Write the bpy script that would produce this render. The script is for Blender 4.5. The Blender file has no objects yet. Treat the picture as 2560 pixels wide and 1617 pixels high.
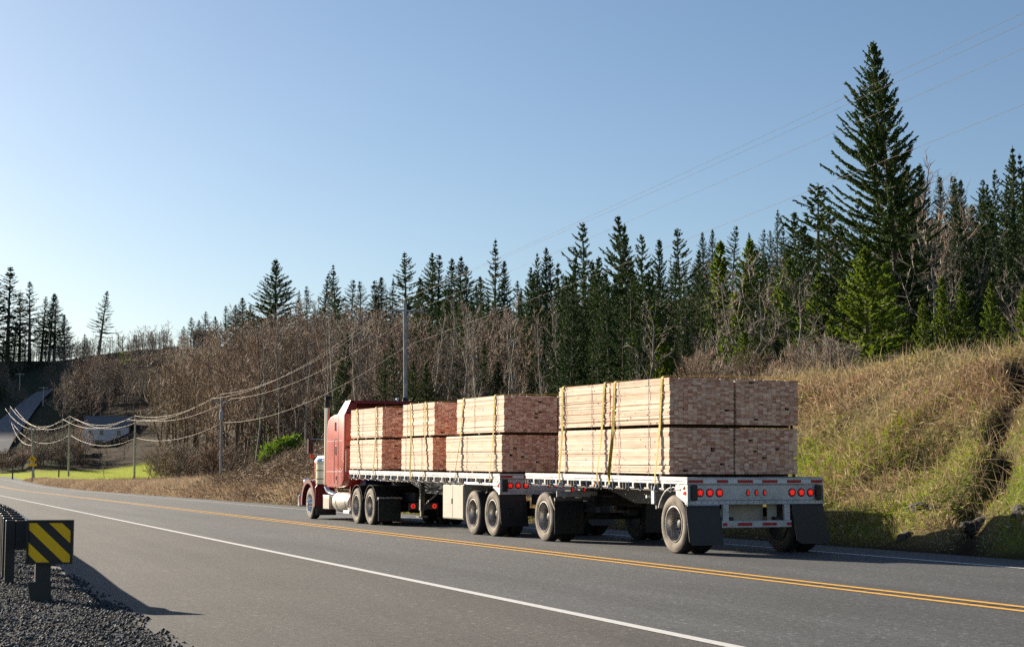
import bpy, math, random
import numpy as np
from mathutils import Vector, Matrix, Euler

# ------------------------------------------------------------------ camera, sky, sun, exposure
SC = bpy.context.scene
COL = SC.collection
CAM_H = 1.256
F_PX, CX, CY, HZ = 4000.0, 1280.0, 808.5, 1193.0      # lens in photograph pixels, centre, eye level
PITCH = math.atan((HZ - CY) / F_PX)
cam_data = bpy.data.cameras.new('camera'); cam = bpy.data.objects.new('camera', cam_data); COL.objects.link(cam)
cam.location = (0, 0, CAM_H); cam.rotation_euler = (math.pi/2 + PITCH, 0, 0)
cam_data.sensor_width = 36.0; cam_data.lens = F_PX/2560*36.0
cam_data.clip_start = 0.1; cam_data.clip_end = 9000
cam_data.dof.use_dof = False
SC.camera = cam
SUN_EL, SUN_AZ = math.radians(19.0), math.radians(-45.0)   # azimuth from +Y towards +X
world = bpy.data.worlds.new('World'); SC.world = world; world.use_nodes = True
wn = world.node_tree.nodes; wl = world.node_tree.links; wn.clear()
sky = wn.new('ShaderNodeTexSky'); sky.sky_type = 'NISHITA'; sky.sun_disc = False
sky.sun_elevation = SUN_EL; sky.sun_rotation = SUN_AZ; sky.altitude = 0
sky.air_density = 0.95; sky.dust_density = 0.65; sky.ozone_density = 2.8
bg = wn.new('ShaderNodeBackground'); bg.inputs['Strength'].default_value = 0.050
wo = wn.new('ShaderNodeOutputWorld')
wl.new(sky.outputs[0], bg.inputs[0]); wl.new(bg.outputs[0], wo.inputs[0])
sl = bpy.data.lights.new('sun', 'SUN'); sl.energy = 5.0; sl.angle = math.radians(0.53); sl.color = (1.0, 0.88, 0.70)
sun = bpy.data.objects.new('sun', sl); COL.objects.link(sun)
sdir = Vector((math.sin(SUN_AZ)*math.cos(SUN_EL), math.cos(SUN_AZ)*math.cos(SUN_EL), math.sin(SUN_EL)))
sun.rotation_euler = sdir.to_track_quat('Z', 'Y').to_euler(); sun.location = (-40, 40, 30)
SC.view_settings.view_transform = 'Standard'; SC.view_settings.look = 'None'
SC.view_settings.exposure = 1.25; SC.view_settings.gamma = 1.0; SC.view_settings.use_curve_mapping = False
SC.cycles.max_bounces = 6; SC.cycles.diffuse_bounces = 3; SC.cycles.glossy_bounces = 3
SC.cycles.volume_bounces = 0
SC.cycles.use_denoising = False

random.seed(7); RNG = np.random.default_rng(7)

# ------------------------------------------------------------------ geometry of the place
def ray(px, py):
    x = (px - CX)/F_PX; y = (CY - py)/F_PX; c, s = math.cos(PITCH), math.sin(PITCH)
    return np.array([x, c - s*y, s + c*y])
def at(px, py, Y):
    r = ray(px, py); return np.array([0, 0, CAM_H]) + r*(Y/r[1])
def ground_pt(px, py, z=0.0):
    r = ray(px, py); return np.array([0, 0, CAM_H]) + r*((z - CAM_H)/r[2])
TH = math.atan((CX + 220)/F_PX*math.cos(PITCH))        # road heading
TC, TS = math.cos(TH), math.sin(TH)
def os_xy(o, s): return (o*TC - s*TS, o*TS + s*TC)      # o = metres right of the road's axis line through the camera, s along it
NEAR_W, YEL, FAR_W, SH_R, SH_L = 5.78, 10.02, 14.5, 15.95, 1.86
def smooth(t):
    t = np.clip(t, 0, 1); return t*t*(3 - 2*t)
_ks = np.random.default_rng(3).normal(size=(24, 2)); _ph = np.random.default_rng(4).uniform(0, 6.28, 24)
def bumps(x, y, scale):
    r = 0
    for i in range(24):
        k = _ks[i]*(1 + (i % 6)*0.8)/scale
        r = r + np.sin(k[0]*x + k[1]*y + _ph[i])/(1 + (i % 6)*0.8)
    return r/6.0
CPX = np.array([-1500, -420, -130, -20, 130, 250, 400, 520, 700, 1000, 1300, 1550, 1750, 1950, 2250, 2560, 3000, 4500.])
CRY = np.array([560, 590, 865, 965, 958, 935, 915, 900, 880, 850, 835, 805, 735, 715, 705, 650, 580, 500.])  # leftmost heights: unseen ridge out of frame, raised to shade the far hill
CY0 = np.array([300, 300, 300, 300, 300, 300, 280, 235, 160, 130, 112, 100, 92, 85, 75, 70, 66, 60.])
CYR = np.array([560, 560, 500, 480, 470, 460, 440, 400, 350, 320, 300, 285, 270, 255, 240, 230, 220, 200.])
def zroad(s): return 6.2e-5*np.clip(s - 150, 0, 400)**2
def terrain(X, Y):
    X = np.asarray(X, float); Y = np.asarray(Y, float)
    o = X*TC + Y*TS; s = -X*TS + Y*TC
    px = CX + F_PX*X/np.maximum(Y, 1.0)
    base = zroad(s) - 0.05
    B = np.interp(s, [-30, 0, 20, 36, 48, 62, 80, 105, 140, 200], [4.2, 4.3, 4.35, 4.12, 3.95, 3.5, 2.4, 1.3, 0.7, 0.35])
    w = np.interp(s, [0, 50, 90, 150], [8.2, 8.2, 7.0, 5.0])
    t = np.clip((o - 16.15)/w, 0, 1)
    prof = 0.62*t + 0.38*np.sin(t*math.pi/2) 
    inner = np.where(s < 140, 1.0, 1.0)
    z = base + B*prof*inner
    rise = np.clip(o - 24.4, 0, 60)*0.035*np.interp(s, [0, 50, 90], [1, 1, 0.2])
    z = z + rise
    # rough cut bank
    m = smooth((o - 16.3)/1.2)*smooth((110 - s)/20)
    z = z + m*0.26*bumps(X*1.0, Y*1.0, 2.0)*smooth((27 - o)/2.5) + m*0.10*bumps(Y+7, X-3, 0.7)*smooth((25 - o)/2.5)
    # gully in the bank
    gx0, gy0 = 8.55, 27.6
    so = (s - (22.0 + 1.03*(o - 16.1))) + 0.25*np.sin(o*2.1) + 0.12*np.sin(o*5.3)
    z = z - (0.48 + 0.22*np.sin(o*1.7 + 1) + 0.12*np.sin(o*4.1))*np.exp(-(so/0.42)**2)*smooth((o - 16.2)/1.0)*smooth((24.5 - o)/2)
    hollow = ((s - 27.4)**2/1.2 + (o - 19.2)**2/0.5)
    z = z - 0.45*np.exp(-hollow)
    # hills
    ry = np.interp(px, CPX, CRY); y0 = np.interp(px, CPX, CY0); yr = np.interp(px, CPX, CYR)
    a1 = (HZ - ry)/F_PX
    tt = np.clip((Y - y0)/(yr - y0), 0, 1)
    hill = a1*smooth(tt)*np.minimum(Y, yr)
    z = z + hill*(o > 22) + hill*(o <= 22)*smooth((Y - 300)/60)
    z = z + smooth((Y - 120)/100)*0.8*bumps(X, Y, 28.0)*np.clip(hill, 0, 6)/6
    # the ground falls away behind the guard rail
    z = z + 0.042*smooth((2.4 - o)/0.4)*smooth((200 - s)/20)
    z = z - np.clip(0.7 - o, 0, 8)*0.35*smooth((160 - s)/60)
    return z
def tz(x, y): return float(terrain(np.array([x]), np.array([y]))[0])
def hit(px, py, y0=8.0, y1=800.0):
    ys = np.geomspace(y0, y1, 900); r = ray(px, py)
    X = r[0]/r[1]*ys; Z = CAM_H + r[2]/r[1]*ys
    d = Z - terrain(X, ys); k = np.argmax(d < 0)
    if d[k] >= 0: k = len(ys) - 1
    return np.array([X[k], ys[k], Z[k]])
def foot(px, Y):
    x = (px - CX)/F_PX*Y/1.0
    return np.array([x, Y, tz(x, Y)])

# ------------------------------------------------------------------ helpers
def tag(o, label=None, cat=None, group=None, kind=None):
    if label: o['label'] = label
    if cat: o['category'] = cat
    if group: o['group'] = group
    if kind: o['kind'] = kind
    return o
def mesh_obj(name, me, parent=None, loc=None, rot=None):
    o = bpy.data.objects.new(name, me); COL.objects.link(o)
    if parent is not None: o.parent = parent
    if loc is not None: o.location = loc
    if rot is not None: o.rotation_euler = rot
    return o
def empty(name, loc=(0, 0, 0), rot=(0, 0, 0)):
    o = bpy.data.objects.new(name, None); COL.objects.link(o); o.empty_display_size = 0.3
    o.location = loc; o.rotation_euler = rot; return o
def fast_mesh(name, V, F, mats, smooth_=False, fm=None, attr=None):
    V = np.asarray(V, np.float32).reshape(-1, 3); F = np.asarray(F, np.int32); k = F.shape[1]
    me = bpy.data.meshes.new(name)
    me.vertices.add(len(V)); me.vertices.foreach_set('co', V.ravel())
    me.loops.add(F.size); me.loops.foreach_set('vertex_index', F.ravel())
    me.polygons.add(len(F)); me.polygons.foreach_set('loop_start', np.arange(0, F.size, k, dtype=np.int32))
    if fm is not None: me.polygons.foreach_set('material_index', np.asarray(fm, np.int32))
    if smooth_: me.polygons.foreach_set('use_smooth', np.ones(len(F), bool))
    me.update(calc_edges=True)
    if attr is not None:
        a = me.color_attributes.new('tint', 'FLOAT_COLOR', 'POINT')
        c = np.ones((len(V), 4), np.float32); c[:, :attr.shape[1]] = attr
        a.data.foreach_set('color', c.ravel())
    for m in (mats if isinstance(mats, (list, tuple)) else [mats]): me.materials.append(m)
    me.validate()
    return me
def prisms(P0, P1, r0, r1, n=3):
    P0 = np.asarray(P0, float); P1 = np.asarray(P1, float); N = len(P0)
    d = P1 - P0; L = np.linalg.norm(d, axis=1, keepdims=True) + 1e-9; d = d/L
    a = np.where(np.abs(d[:, 2:3]) > 0.9, np.array([[1., 0, 0]]), np.array([[0, 0, 1.]]))
    u = np.cross(d, a); u /= np.linalg.norm(u, axis=1, keepdims=True); v = np.cross(d, u)
    r0 = np.broadcast_to(np.asarray(r0, float), (N,))[:, None]; r1 = np.broadcast_to(np.asarray(r1, float), (N,))[:, None]
    rings = []
    for P, r in ((P0, r0), (P1, r1)):
        for k in range(n):
            a_ = 2*math.pi*k/n
            rings.append(P + r*(u*math.cos(a_) + v*math.sin(a_)))
    V = np.stack(rings, axis=1).reshape(-1, 3)
    base = (np.arange(N)*2*n)[:, None]
    F = np.concatenate([base + np.array([[k, (k+1) % n, n + (k+1) % n, n + k]]) for k in range(n)], axis=0)
    return V, F
def blades(P, d, L, w, nrm=None):
    """kite-shaped leaves: base P, direction d, length L, width w"""
    N = len(P); L = np.broadcast_to(L, (N,))[:, None]; w = np.broadcast_to(w, (N,))[:, None]
    if nrm is None:
        nrm = RNG.normal(size=(N, 3))
    s = np.cross(d, nrm); s /= (np.linalg.norm(s, axis=1, keepdims=True) + 1e-9)
    m = P + d*L*0.45
    V = np.stack([P, m + s*w/2, P + d*L, m - s*w/2], axis=1).reshape(-1, 3)
    F = (np.arange(N)*4)[:, None] + np.array([[0, 1, 2, 3]])
    return V, F
def merge(parts):
    Vs, Fs, off = [], [], 0
    for V, F in parts:
        Vs.append(V); Fs.append(F + off); off += len(V)
    return np.concatenate(Vs), np.concatenate(Fs)
def unit(v): return v/(np.linalg.norm(v, axis=-1, keepdims=True) + 1e-9)

class MB:
    def __init__(s): s.v = []; s.f = []; s.m = []; s.mi = 0
    def add(s, vs, fs):
        o = len(s.v); s.v += [tuple(map(float, p)) for p in vs]
        for f in fs: s.f.append(tuple(i + o for i in f)); s.m.append(s.mi)
        return s
    def box(s, x0, x1, y0, y1, z0, z1, bev=0.0):
        if x0 > x1: x0, x1 = x1, x0
        if y0 > y1: y0, y1 = y1, y0
        if z0 > z1: z0, z1 = z1, z0
        if bev <= 0:
            v = [(x0,y0,z0),(x1,y0,z0),(x1,y1,z0),(x0,y1,z0),(x0,y0,z1),(x1,y0,z1),(x1,y1,z1),(x0,y1,z1)]
            return s.add(v, [(0,3,2,1),(4,5,6,7),(0,1,5,4),(1,2,6,5),(2,3,7,6),(3,0,4,7)])
        b = bev   # chamfer on all edges
        xs, ys, zs = (x0, x1), (y0, y1), (z0, z1)
        v = []; idx = {}
        for i in (0, 1):
            for j in (0, 1):
                for k in (0, 1):
                    sx, sy, sz = (1, -1)[i], (1, -1)[j], (1, -1)[k]
                    for ax in range(3):
                        p = [xs[i] + sx*b, ys[j] + sy*b, zs[k] + sz*b]; p[ax] = (xs[i], ys[j], zs[k])[ax]
                        idx[(i, j, k, ax)] = len(v); v.append(p)
        fs = []
        for ax in range(3):
            o1, o2 = [(1, 2), (2, 0), (0, 1)][ax]
            for e in (0, 1):
                q = []
                for a_, b_ in ((0, 0), (1, 0), (1, 1), (0, 1)):
                    ijk = [0, 0, 0]; ijk[ax] = e; ijk[o1] = a_; ijk[o2] = b_; q.append(idx[(*ijk, ax)])
                fs.append(q if e else q[::-1])
        for ax in range(3):
            o1, o2 = [(1, 2), (2, 0), (0, 1)][ax]
            for a_ in (0, 1):
                for b_ in (0, 1):
                    p = [0, 0, 0]; p[o1] = a_; p[o2] = b_; r = list(p); r[ax] = 1
                    q = [idx[(*p, o1)], idx[(*r, o1)], idx[(*r, o2)], idx[(*p, o2)]]
                    fs.append(q if (a_ == b_) else q[::-1])
        for i in (0, 1):
            for j in (0, 1):
                for k in (0, 1):
                    t = [idx[(i, j, k, 0)], idx[(i, j, k, 1)], idx[(i, j, k, 2)]]
                    fs.append(t if (i + j + k) % 2 else t[::-1])
        return s.add(v, fs)
    def tube(s, pts, r, n=8, caps=True, r_list=None):
        pts = [Vector(p) for p in pts]; rings = []
        for i, p in enumerate(pts):
            a = pts[max(i-1, 0)]; b = pts[min(i+1, len(pts)-1)]; d = (b - a).normalized()
            up = Vector((0, 0, 1)) if abs(d.z) < 0.9 else Vector((1, 0, 0))
            u = d.cross(up).normalized(); v = d.cross(u).normalized()
            rr = r_list[i] if r_list else r
            rings.append([p + u*rr*math.cos(2*math.pi*k/n) + v*rr*math.sin(2*math.pi*k/n) for k in range(n)])
        vs = [q for ring in rings for q in ring]; fs = []
        for i in range(len(pts)-1):
            for k in range(n): fs.append((i*n+k, i*n+(k+1) % n, (i+1)*n+(k+1) % n, (i+1)*n+k))
        if caps: fs.append(tuple(range(n))[::-1]); fs.append(tuple((len(pts)-1)*n+k for k in range(n)))
        return s.add(vs, fs)
    def lathe(s, prof, axis='x', c=(0, 0, 0), n=28, caps=True):
        """prof = [(a, r)...] along the axis"""
        vs = []; fs = []
        for a, r in prof:
            for k in range(n):
                t = 2*math.pi*k/n; p, q = r*math.cos(t), r*math.sin(t)
                if axis == 'x': vs.append((c[0]+a, c[1]+p, c[2]+q))
                elif axis == 'y': vs.append((c[0]+p, c[1]+a, c[2]+q))
                else: vs.append((c[0]+p, c[1]+q, c[2]+a))
        m = len(prof)
        for i in range(m-1):
            for k in range(n): fs.append((i*n+k, i*n+(k+1) % n, (i+1)*n+(k+1) % n, (i+1)*n+k))
        if caps: fs.append(tuple(range(n))[::-1]); fs.append(tuple((m-1)*n+k for k in range(n)))
        return s.add(vs, fs)
    def prism(s, poly, a0, a1, axis='x'):
        """poly in the two other axes (for x: (y,z); y: (x,z); z: (x,y)), extruded a0..a1"""
        def P(q, a): return {'x': (a, q[0], q[1]), 'y': (q[0], a, q[1]), 'z': (q[0], q[1], a)}[axis]
        n = len(poly); vs = [P(q, a0) for q in poly] + [P(q, a1) for q in poly]
        fs = [tuple(range(n))[::-1], tuple(range(n, 2*n))] + [(k, (k+1) % n, n+(k+1) % n, n+k) for k in range(n)]
        return s.add(vs, fs)
    def mesh(s, name, mats, smooth_=False, auto=None):
        me = bpy.data.meshes.new(name); me.from_pydata(s.v, [], s.f)
        for m in (mats if isinstance(mats, (list, tuple)) else [mats]): me.materials.append(m)
        me.polygons.foreach_set('material_index', s.m)
        import bmesh
        bm = bmesh.new(); bm.from_mesh(me); bmesh.ops.recalc_face_normals(bm, faces=bm.faces); bm.to_mesh(me); bm.free()
        if smooth_:
            me.polygons.foreach_set('use_smooth', [True]*len(me.polygons))
            me.set_sharp_from_angle(angle=math.radians(auto or 38))
        me.update(); return me
    def build(s, name, mats, parent=None, loc=None, rot=None, smooth_=False):
        return mesh_obj(name, s.mesh(name, mats, smooth_), parent, loc, rot)

# ------------------------------------------------------------------ materials
def mat(name, col, rough=0.6, metal=0.0, noise=None, bump=None, spec=0.5, coat=0.0, emit=None, emit_s=0.0, trans=None):
    m = bpy.data.materials.new(name); m.use_nodes = True; nt = m.node_tree; b = nt.nodes['Principled BSDF']
    b.inputs['Base Color'].default_value = (*col, 1); b.inputs['Roughness'].default_value = rough
    b.inputs['Metallic'].default_value = metal; b.inputs['Specular IOR Level'].default_value = spec
    if coat: b.inputs['Coat Weight'].default_value = coat; b.inputs['Coat Roughness'].default_value = 0.05
    if emit: b.inputs['Emission Color'].default_value = (*emit, 1); b.inputs['Emission Strength'].default_value = emit_s
    tc = nt.nodes.new('ShaderNodeTexCoord')
    if noise:                      # (scale, second colour, contrast lo, hi)
        sc, c2, lo, hi = noise
        n = nt.nodes.new('ShaderNodeTexNoise'); n.inputs['Scale'].default_value = sc; n.inputs['Detail'].default_value = 6
        r = nt.nodes.new('ShaderNodeMapRange'); r.inputs['From Min'].default_value = lo; r.inputs['From Max'].default_value = hi
        mx = nt.nodes.new('ShaderNodeMix'); mx.data_type = 'RGBA'
        mx.inputs[6].default_value = (*col, 1); mx.inputs[7].default_value = (*c2, 1)
        nt.links.new(tc.outputs['Object'], n.inputs['Vector']); nt.links.new(n.outputs[0], r.inputs[0])
        nt.links.new(r.outputs[0], mx.inputs[0]); nt.links.new(mx.outputs[2], b.inputs['Base Color'])
    if bump:
        n2 = nt.nodes.new('ShaderNodeTexNoise'); n2.inputs['Scale'].default_value = bump[0]; n2.inputs['Detail'].default_value = 5
        bp = nt.nodes.new('ShaderNodeBump'); bp.inputs['Strength'].default_value = bump[1]; bp.inputs['Distance'].default_value = bump[2]
        nt.links.new(tc.outputs['Object'], n2.inputs['Vector']); nt.links.new(n2.outputs[0], bp.inputs['Height'])
        nt.links.new(bp.outputs[0], b.inputs['Normal'])
    return m
def foliage_mat(name, c1, c2, rough=0.7, trans=0.25, obj_var=0.35):
    """leaves and blades: colour varies from clump to clump and from plant to plant; thin leaves let light through"""
    m = bpy.data.materials.new(name); m.use_nodes = True; nt = m.node_tree; b = nt.nodes['Principled BSDF']
    out = nt.nodes['Material Output']
    geo = nt.nodes.new('ShaderNodeNewGeometry'); oi = nt.nodes.new('ShaderNodeObjectInfo')
    mx = nt.nodes.new('ShaderNodeMix'); mx.data_type = 'RGBA'
    mx.inputs[6].default_value = (*c1, 1); mx.inputs[7].default_value = (*c2, 1)
    add = nt.nodes.new('ShaderNodeMath'); add.operation = 'MULTIPLY_ADD'
    nt.links.new(oi.outputs['Random'], add.inputs[0]); add.inputs[1].default_value = obj_var
    mul = nt.nodes.new('ShaderNodeMath'); mul.operation = 'MULTIPLY'; mul.inputs[1].default_value = 1 - obj_var
    nt.links.new(geo.outputs['Random Per Island'], mul.inputs[0]); nt.links.new(mul.outputs[0], add.inputs[2])
    nt.links.new(add.outputs[0], mx.inputs[0]); nt.links.new(mx.outputs[2], b.inputs['Base Color'])
    b.inputs['Roughness'].default_value = rough; b.inputs['Specular IOR Level'].default_value = 0.25
    if trans > 0:
        tr = nt.nodes.new('ShaderNodeBsdfTranslucent'); ms = nt.nodes.new('ShaderNodeMixShader'); ms.inputs[0].default_value = trans
        nt.links.new(mx.outputs[2], tr.inputs[0]); nt.links.new(b.outputs[0], ms.inputs[1]); nt.links.new(tr.outputs[0], ms.inputs[2])
        nt.links.new(ms.outputs[0], out.inputs[0])
    return m
def tint_mat(name, rough=0.9, trans=0.0, noise_scale=3.0, noise_amt=0.35, bump=None, sc2=40.0):
    """colour from the 'tint' attribute (what grows or lies where), broken up by noise"""
    m = bpy.data.materials.new(name); m.use_nodes = True; nt = m.node_tree; b = nt.nodes['Principled BSDF']
    at_ = nt.nodes.new('ShaderNodeAttribute'); at_.attribute_name = 'tint'
    tc = nt.nodes.new('ShaderNodeTexCoord')
    n = nt.nodes.new('ShaderNodeTexNoise'); n.inputs['Scale'].default_value = noise_scale; n.inputs['Detail'].default_value = 8; n.inputs['Roughness'].default_value = 0.7
    r = nt.nodes.new('ShaderNodeMapRange'); r.inputs['From Min'].default_value = 0.3; r.inputs['From Max'].default_value = 0.7
    r.inputs['To Min'].default_value = 1 - noise_amt; r.inputs['To Max'].default_value = 1 + noise_amt
    mx = nt.nodes.new('ShaderNodeVectorMath'); mx.operation = 'SCALE'
    nt.links.new(tc.outputs['Object'], n.inputs['Vector']); nt.links.new(n.outputs[0], r.inputs[0])
    nt.links.new(at_.outputs['Color'], mx.inputs[0]); nt.links.new(r.outputs[0], mx.inputs['Scale'])
    nt.links.new(mx.outputs[0], b.inputs['Base Color'])
    b.inputs['Roughness'].default_value = rough; b.inputs['Specular IOR Level'].default_value = 0.05
    if bump:
        n2 = nt.nodes.new('ShaderNodeTexNoise'); n2.inputs['Scale'].default_value = bump[0]; n2.inputs['Detail'].default_value = 6
        bp = nt.nodes.new('ShaderNodeBump'); bp.inputs['Strength'].default_value = bump[1]; bp.inputs['Distance'].default_value = bump[2]
        nt.links.new(tc.outputs['Object'], n2.inputs['Vector']); nt.links.new(n2.outputs[0], bp.inputs['Height'])
        nt.links.new(bp.outputs[0], b.inputs['Normal'])
    if trans > 0:
        out = nt.nodes['Material Output']
        tr = nt.nodes.new('ShaderNodeBsdfTranslucent'); ms = nt.nodes.new('ShaderNodeMixShader'); ms.inputs[0].default_value = trans
        nt.links.new(mx.outputs[0], tr.inputs[0]); nt.links.new(b.outputs[0], ms.inputs[1]); nt.links.new(tr.outputs[0], ms.inputs[2])
        nt.links.new(ms.outputs[0], out.inputs[0])
    return m
def asphalt_mat():
    m = bpy.data.materials.new('asphalt'); m.use_nodes = True; nt = m.node_tree; b = nt.nodes['Principled BSDF']; L = nt.links.new
    tc = nt.nodes.new('ShaderNodeTexCoord')
    def noise(scale, detail=6, vec=None, rough=0.6):
        n = nt.nodes.new('ShaderNodeTexNoise'); n.inputs['Scale'].default_value = scale; n.inputs['Detail'].default_value = detail; n.inputs['Roughness'].default_value = rough
        L(vec if vec is not None else tc.outputs['Object'], n.inputs['Vector']); return n.outputs[0]
    def mr(x, a, b_, c, d):
        r = nt.nodes.new('ShaderNodeMapRange'); L(x, r.inputs[0])
        for k, v in zip(('From Min', 'From Max', 'To Min', 'To Max'), (a, b_, c, d)): r.inputs[k].default_value = v
        return r.outputs[0]
    def mul(a, b_):
        n = nt.nodes.new('ShaderNodeMath'); n.operation = 'MULTIPLY'; L(a, n.inputs[0]); L(b_, n.inputs[1]); return n.outputs[0]
    mp = nt.nodes.new('ShaderNodeMapping'); mp.inputs['Scale'].default_value = (1.0, 0.045, 1.0); L(tc.outputs['Object'], mp.inputs[0])
    streak = mr(noise(1.1, 5, mp.outputs[0]), 0.3, 0.7, 0.74, 1.24)       # wheel tracks and old passes along the road
    big = mr(noise(0.25, 4), 0.3, 0.7, 0.88, 1.12)
    fine = mr(noise(17, 4, None, 0.9), 0.36, 0.64, 0.42, 1.62)            # the stones in the surface
    v = nt.nodes.new('ShaderNodeTexVoronoi'); v.inputs['Scale'].default_value = 30; L(tc.outputs['Object'], v.inputs['Vector'])
    chip = mr(v.outputs['Color'], 0.80, 0.97, 1.0, 2.8)
    ve = nt.nodes.new('ShaderNodeTexVoronoi'); ve.feature = 'DISTANCE_TO_EDGE'; ve.inputs['Scale'].default_value = 0.28
    wp = nt.nodes.new('ShaderNodeVectorMath'); wp.operation = 'MULTIPLY_ADD'; wn_ = nt.nodes.new('ShaderNodeTexNoise'); wn_.inputs['Scale'].default_value = 1.6; wn_.inputs['Detail'].default_value = 5
    L(tc.outputs['Object'], wn_.inputs['Vector']); L(wn_.outputs['Color'], wp.inputs[0]); wp.inputs[1].default_value = (1.3, 1.3, 0); L(tc.outputs['Object'], wp.inputs[2]); L(wp.outputs[0], ve.inputs['Vector'])
    crack = mr(ve.outputs['Distance'], 0.0008, 0.0035, 0.62, 1.0)
    val = mul(mul(mul(streak, big), mul(fine, chip)), crack)
    # lane asphalt vs the paler shoulder (object x is the distance across the road)
    sx = nt.nodes.new('ShaderNodeSeparateXYZ'); L(tc.outputs['Object'], sx.inputs[0])
    side = mr(sx.outputs[0], NEAR_W - 0.12, NEAR_W + 0.10, 1.0, 0.0)
    c = nt.nodes.new('ShaderNodeMix'); c.data_type = 'RGBA'
    c.inputs[6].default_value = (0.066, 0.069, 0.073, 1); c.inputs[7].default_value = (0.066, 0.059, 0.055, 1); L(side, c.inputs[0])
    sc = nt.nodes.new('ShaderNodeVectorMath'); sc.operation = 'SCALE'; L(c.outputs[2], sc.inputs[0]); L(val, sc.inputs['Scale'])
    L(sc.outputs[0], b.inputs['Base Color']); b.inputs['Roughness'].default_value = 0.82; b.inputs['Specular IOR Level'].default_value = 0.35
    bp = nt.nodes.new('ShaderNodeBump'); bp.inputs['Strength'].default_value = 0.55; bp.inputs['Distance'].default_value = 0.01
    L(noise(60, 3), bp.inputs['Height']); L(bp.outputs[0], b.inputs['Normal'])
    return m
def wood_mats():
    """sawn boards: every board its own tone, knots and grain along it; the sawn ends are redder"""
    out = []
    for name, ca, cb, end in (('sawn_board', (0.60, 0.42, 0.31), (0.84, 0.67, 0.53), False), ('sawn_board_end', (0.52, 0.235, 0.15), (0.97, 0.64, 0.46), True)):
        m = bpy.data.materials.new(name); m.use_nodes = True; nt = m.node_tree; b = nt.nodes['Principled BSDF']; L = nt.links.new
        oi = nt.nodes.new('ShaderNodeObjectInfo'); tc = nt.nodes.new('ShaderNodeTexCoord')
        mp = nt.nodes.new('ShaderNodeMapping'); mp.inputs['Scale'].default_value = (1, 1, 1) if end else (6, 1.3, 6); L(tc.outputs['Object'], mp.inputs[0])
        mulr = nt.nodes.new('ShaderNodeMath'); mulr.operation = 'MULTIPLY'; mulr.inputs[1].default_value = 57.0; L(oi.outputs['Random'], mulr.inputs[0])
        cmb = nt.nodes.new('ShaderNodeCombineXYZ')
        for i in range(3): L(mulr.outputs[0], cmb.inputs[i])
        L(cmb.outputs[0], mp.inputs['Location'])
        mx = nt.nodes.new('ShaderNodeMix'); mx.data_type = 'RGBA'; mx.inputs[6].default_value = (*ca, 1); mx.inputs[7].default_value = (*cb, 1); L(oi.outputs['Random'], mx.inputs[0])
        n = nt.nodes.new('ShaderNodeTexNoise'); n.inputs['Scale'].default_value = 14 if end else 1.6; n.inputs['Detail'].default_value = 4; L(mp.outputs[0], n.inputs['Vector'])
        r = nt.nodes.new('ShaderNodeMapRange'); L(n.outputs[0], r.inputs[0])
        for k, v in zip(('From Min', 'From Max', 'To Min', 'To Max'), (0.3, 0.7, 0.80, 1.15)): r.inputs[k].default_value = v
        sc = nt.nodes.new('ShaderNodeVectorMath'); sc.operation = 'SCALE'; L(mx.outputs[2], sc.inputs[0]); L(r.outputs[0], sc.inputs['Scale'])
        res = sc.outputs[0]
        if not end:                       # knots
            v = nt.nodes.new('ShaderNodeTexVoronoi'); v.inputs['Scale'].default_value = 1.0
            mp2 = nt.nodes.new('ShaderNodeMapping'); mp2.inputs['Scale'].default_value = (9, 4.2, 9); L(tc.outputs['Object'], mp2.inputs[0]); L(cmb.outputs[0], mp2.inputs['Location'])
            L(mp2.outputs[0], v.inputs['Vector'])
            kr = nt.nodes.new('ShaderNodeMapRange'); L(v.outputs['Distance'], kr.inputs[0])
            for k, v_ in zip(('From Min', 'From Max', 'To Min', 'To Max'), (0.10, 0.17, 1.0, 0.0)): kr.inputs[k].default_value = v_
            k = nt.nodes.new('ShaderNodeMix'); k.data_type = 'RGBA'; L(kr.outputs[0], k.inputs[0]); L(res, k.inputs[6]); k.inputs[7].default_value = (0.16, 0.07, 0.035, 1)
            res = k.outputs[2]
        L(res, b.inputs['Base Color']); b.inputs['Roughness'].default_value = 0.8; b.inputs['Specular IOR Level'].default_value = 0.2
        out.append(m)
    return out
M = {}
M['asphalt'] = asphalt_mat()
M['board'], M['board_end'] = wood_mats()
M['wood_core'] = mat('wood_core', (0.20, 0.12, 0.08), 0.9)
M['bearer'] = mat('bearer_wood', (0.12, 0.07, 0.04), 0.9)
M['white_line'] = mat('white_road_paint', (0.62, 0.61, 0.59), 0.7, noise=(22, (0.34, 0.33, 0.32), 0.56, 0.78))
M['yellow_line'] = mat('yellow_road_paint', (0.80, 0.42, 0.05), 0.7, noise=(22, (0.34, 0.18, 0.05), 0.56, 0.78))
M['rumble'] = mat('milled_asphalt', (0.012, 0.011, 0.011), 0.9)
M['terrain'] = tint_mat('ground_cover', 0.95, 0, 1.3, 0.4, bump=(6, 0.6, 0.15))
M['grass'] = tint_mat('grass_blades', 0.75, 0.3, 30, 0.3)
M['gravel'] = tint_mat('gravel_stone', 0.75, 0, 40, 0.25)
M['conifer'] = foliage_mat('conifer_needles', (0.020, 0.046, 0.024), (0.095, 0.140, 0.034), trans=0.2)
M['conifer_light'] = foliage_mat('light_conifer_needles', (0.060, 0.11, 0.014), (0.20, 0.26, 0.024), trans=0.35)
M['bark'] = mat('dark_bark', (0.085, 0.065, 0.05), 0.95, noise=(4, (0.13, 0.105, 0.085), 0.4, 0.65))
M['bark_pale'] = mat('pale_bark', (0.13, 0.108, 0.088), 0.9, noise=(3, (0.27, 0.235, 0.20), 0.4, 0.65))
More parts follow.
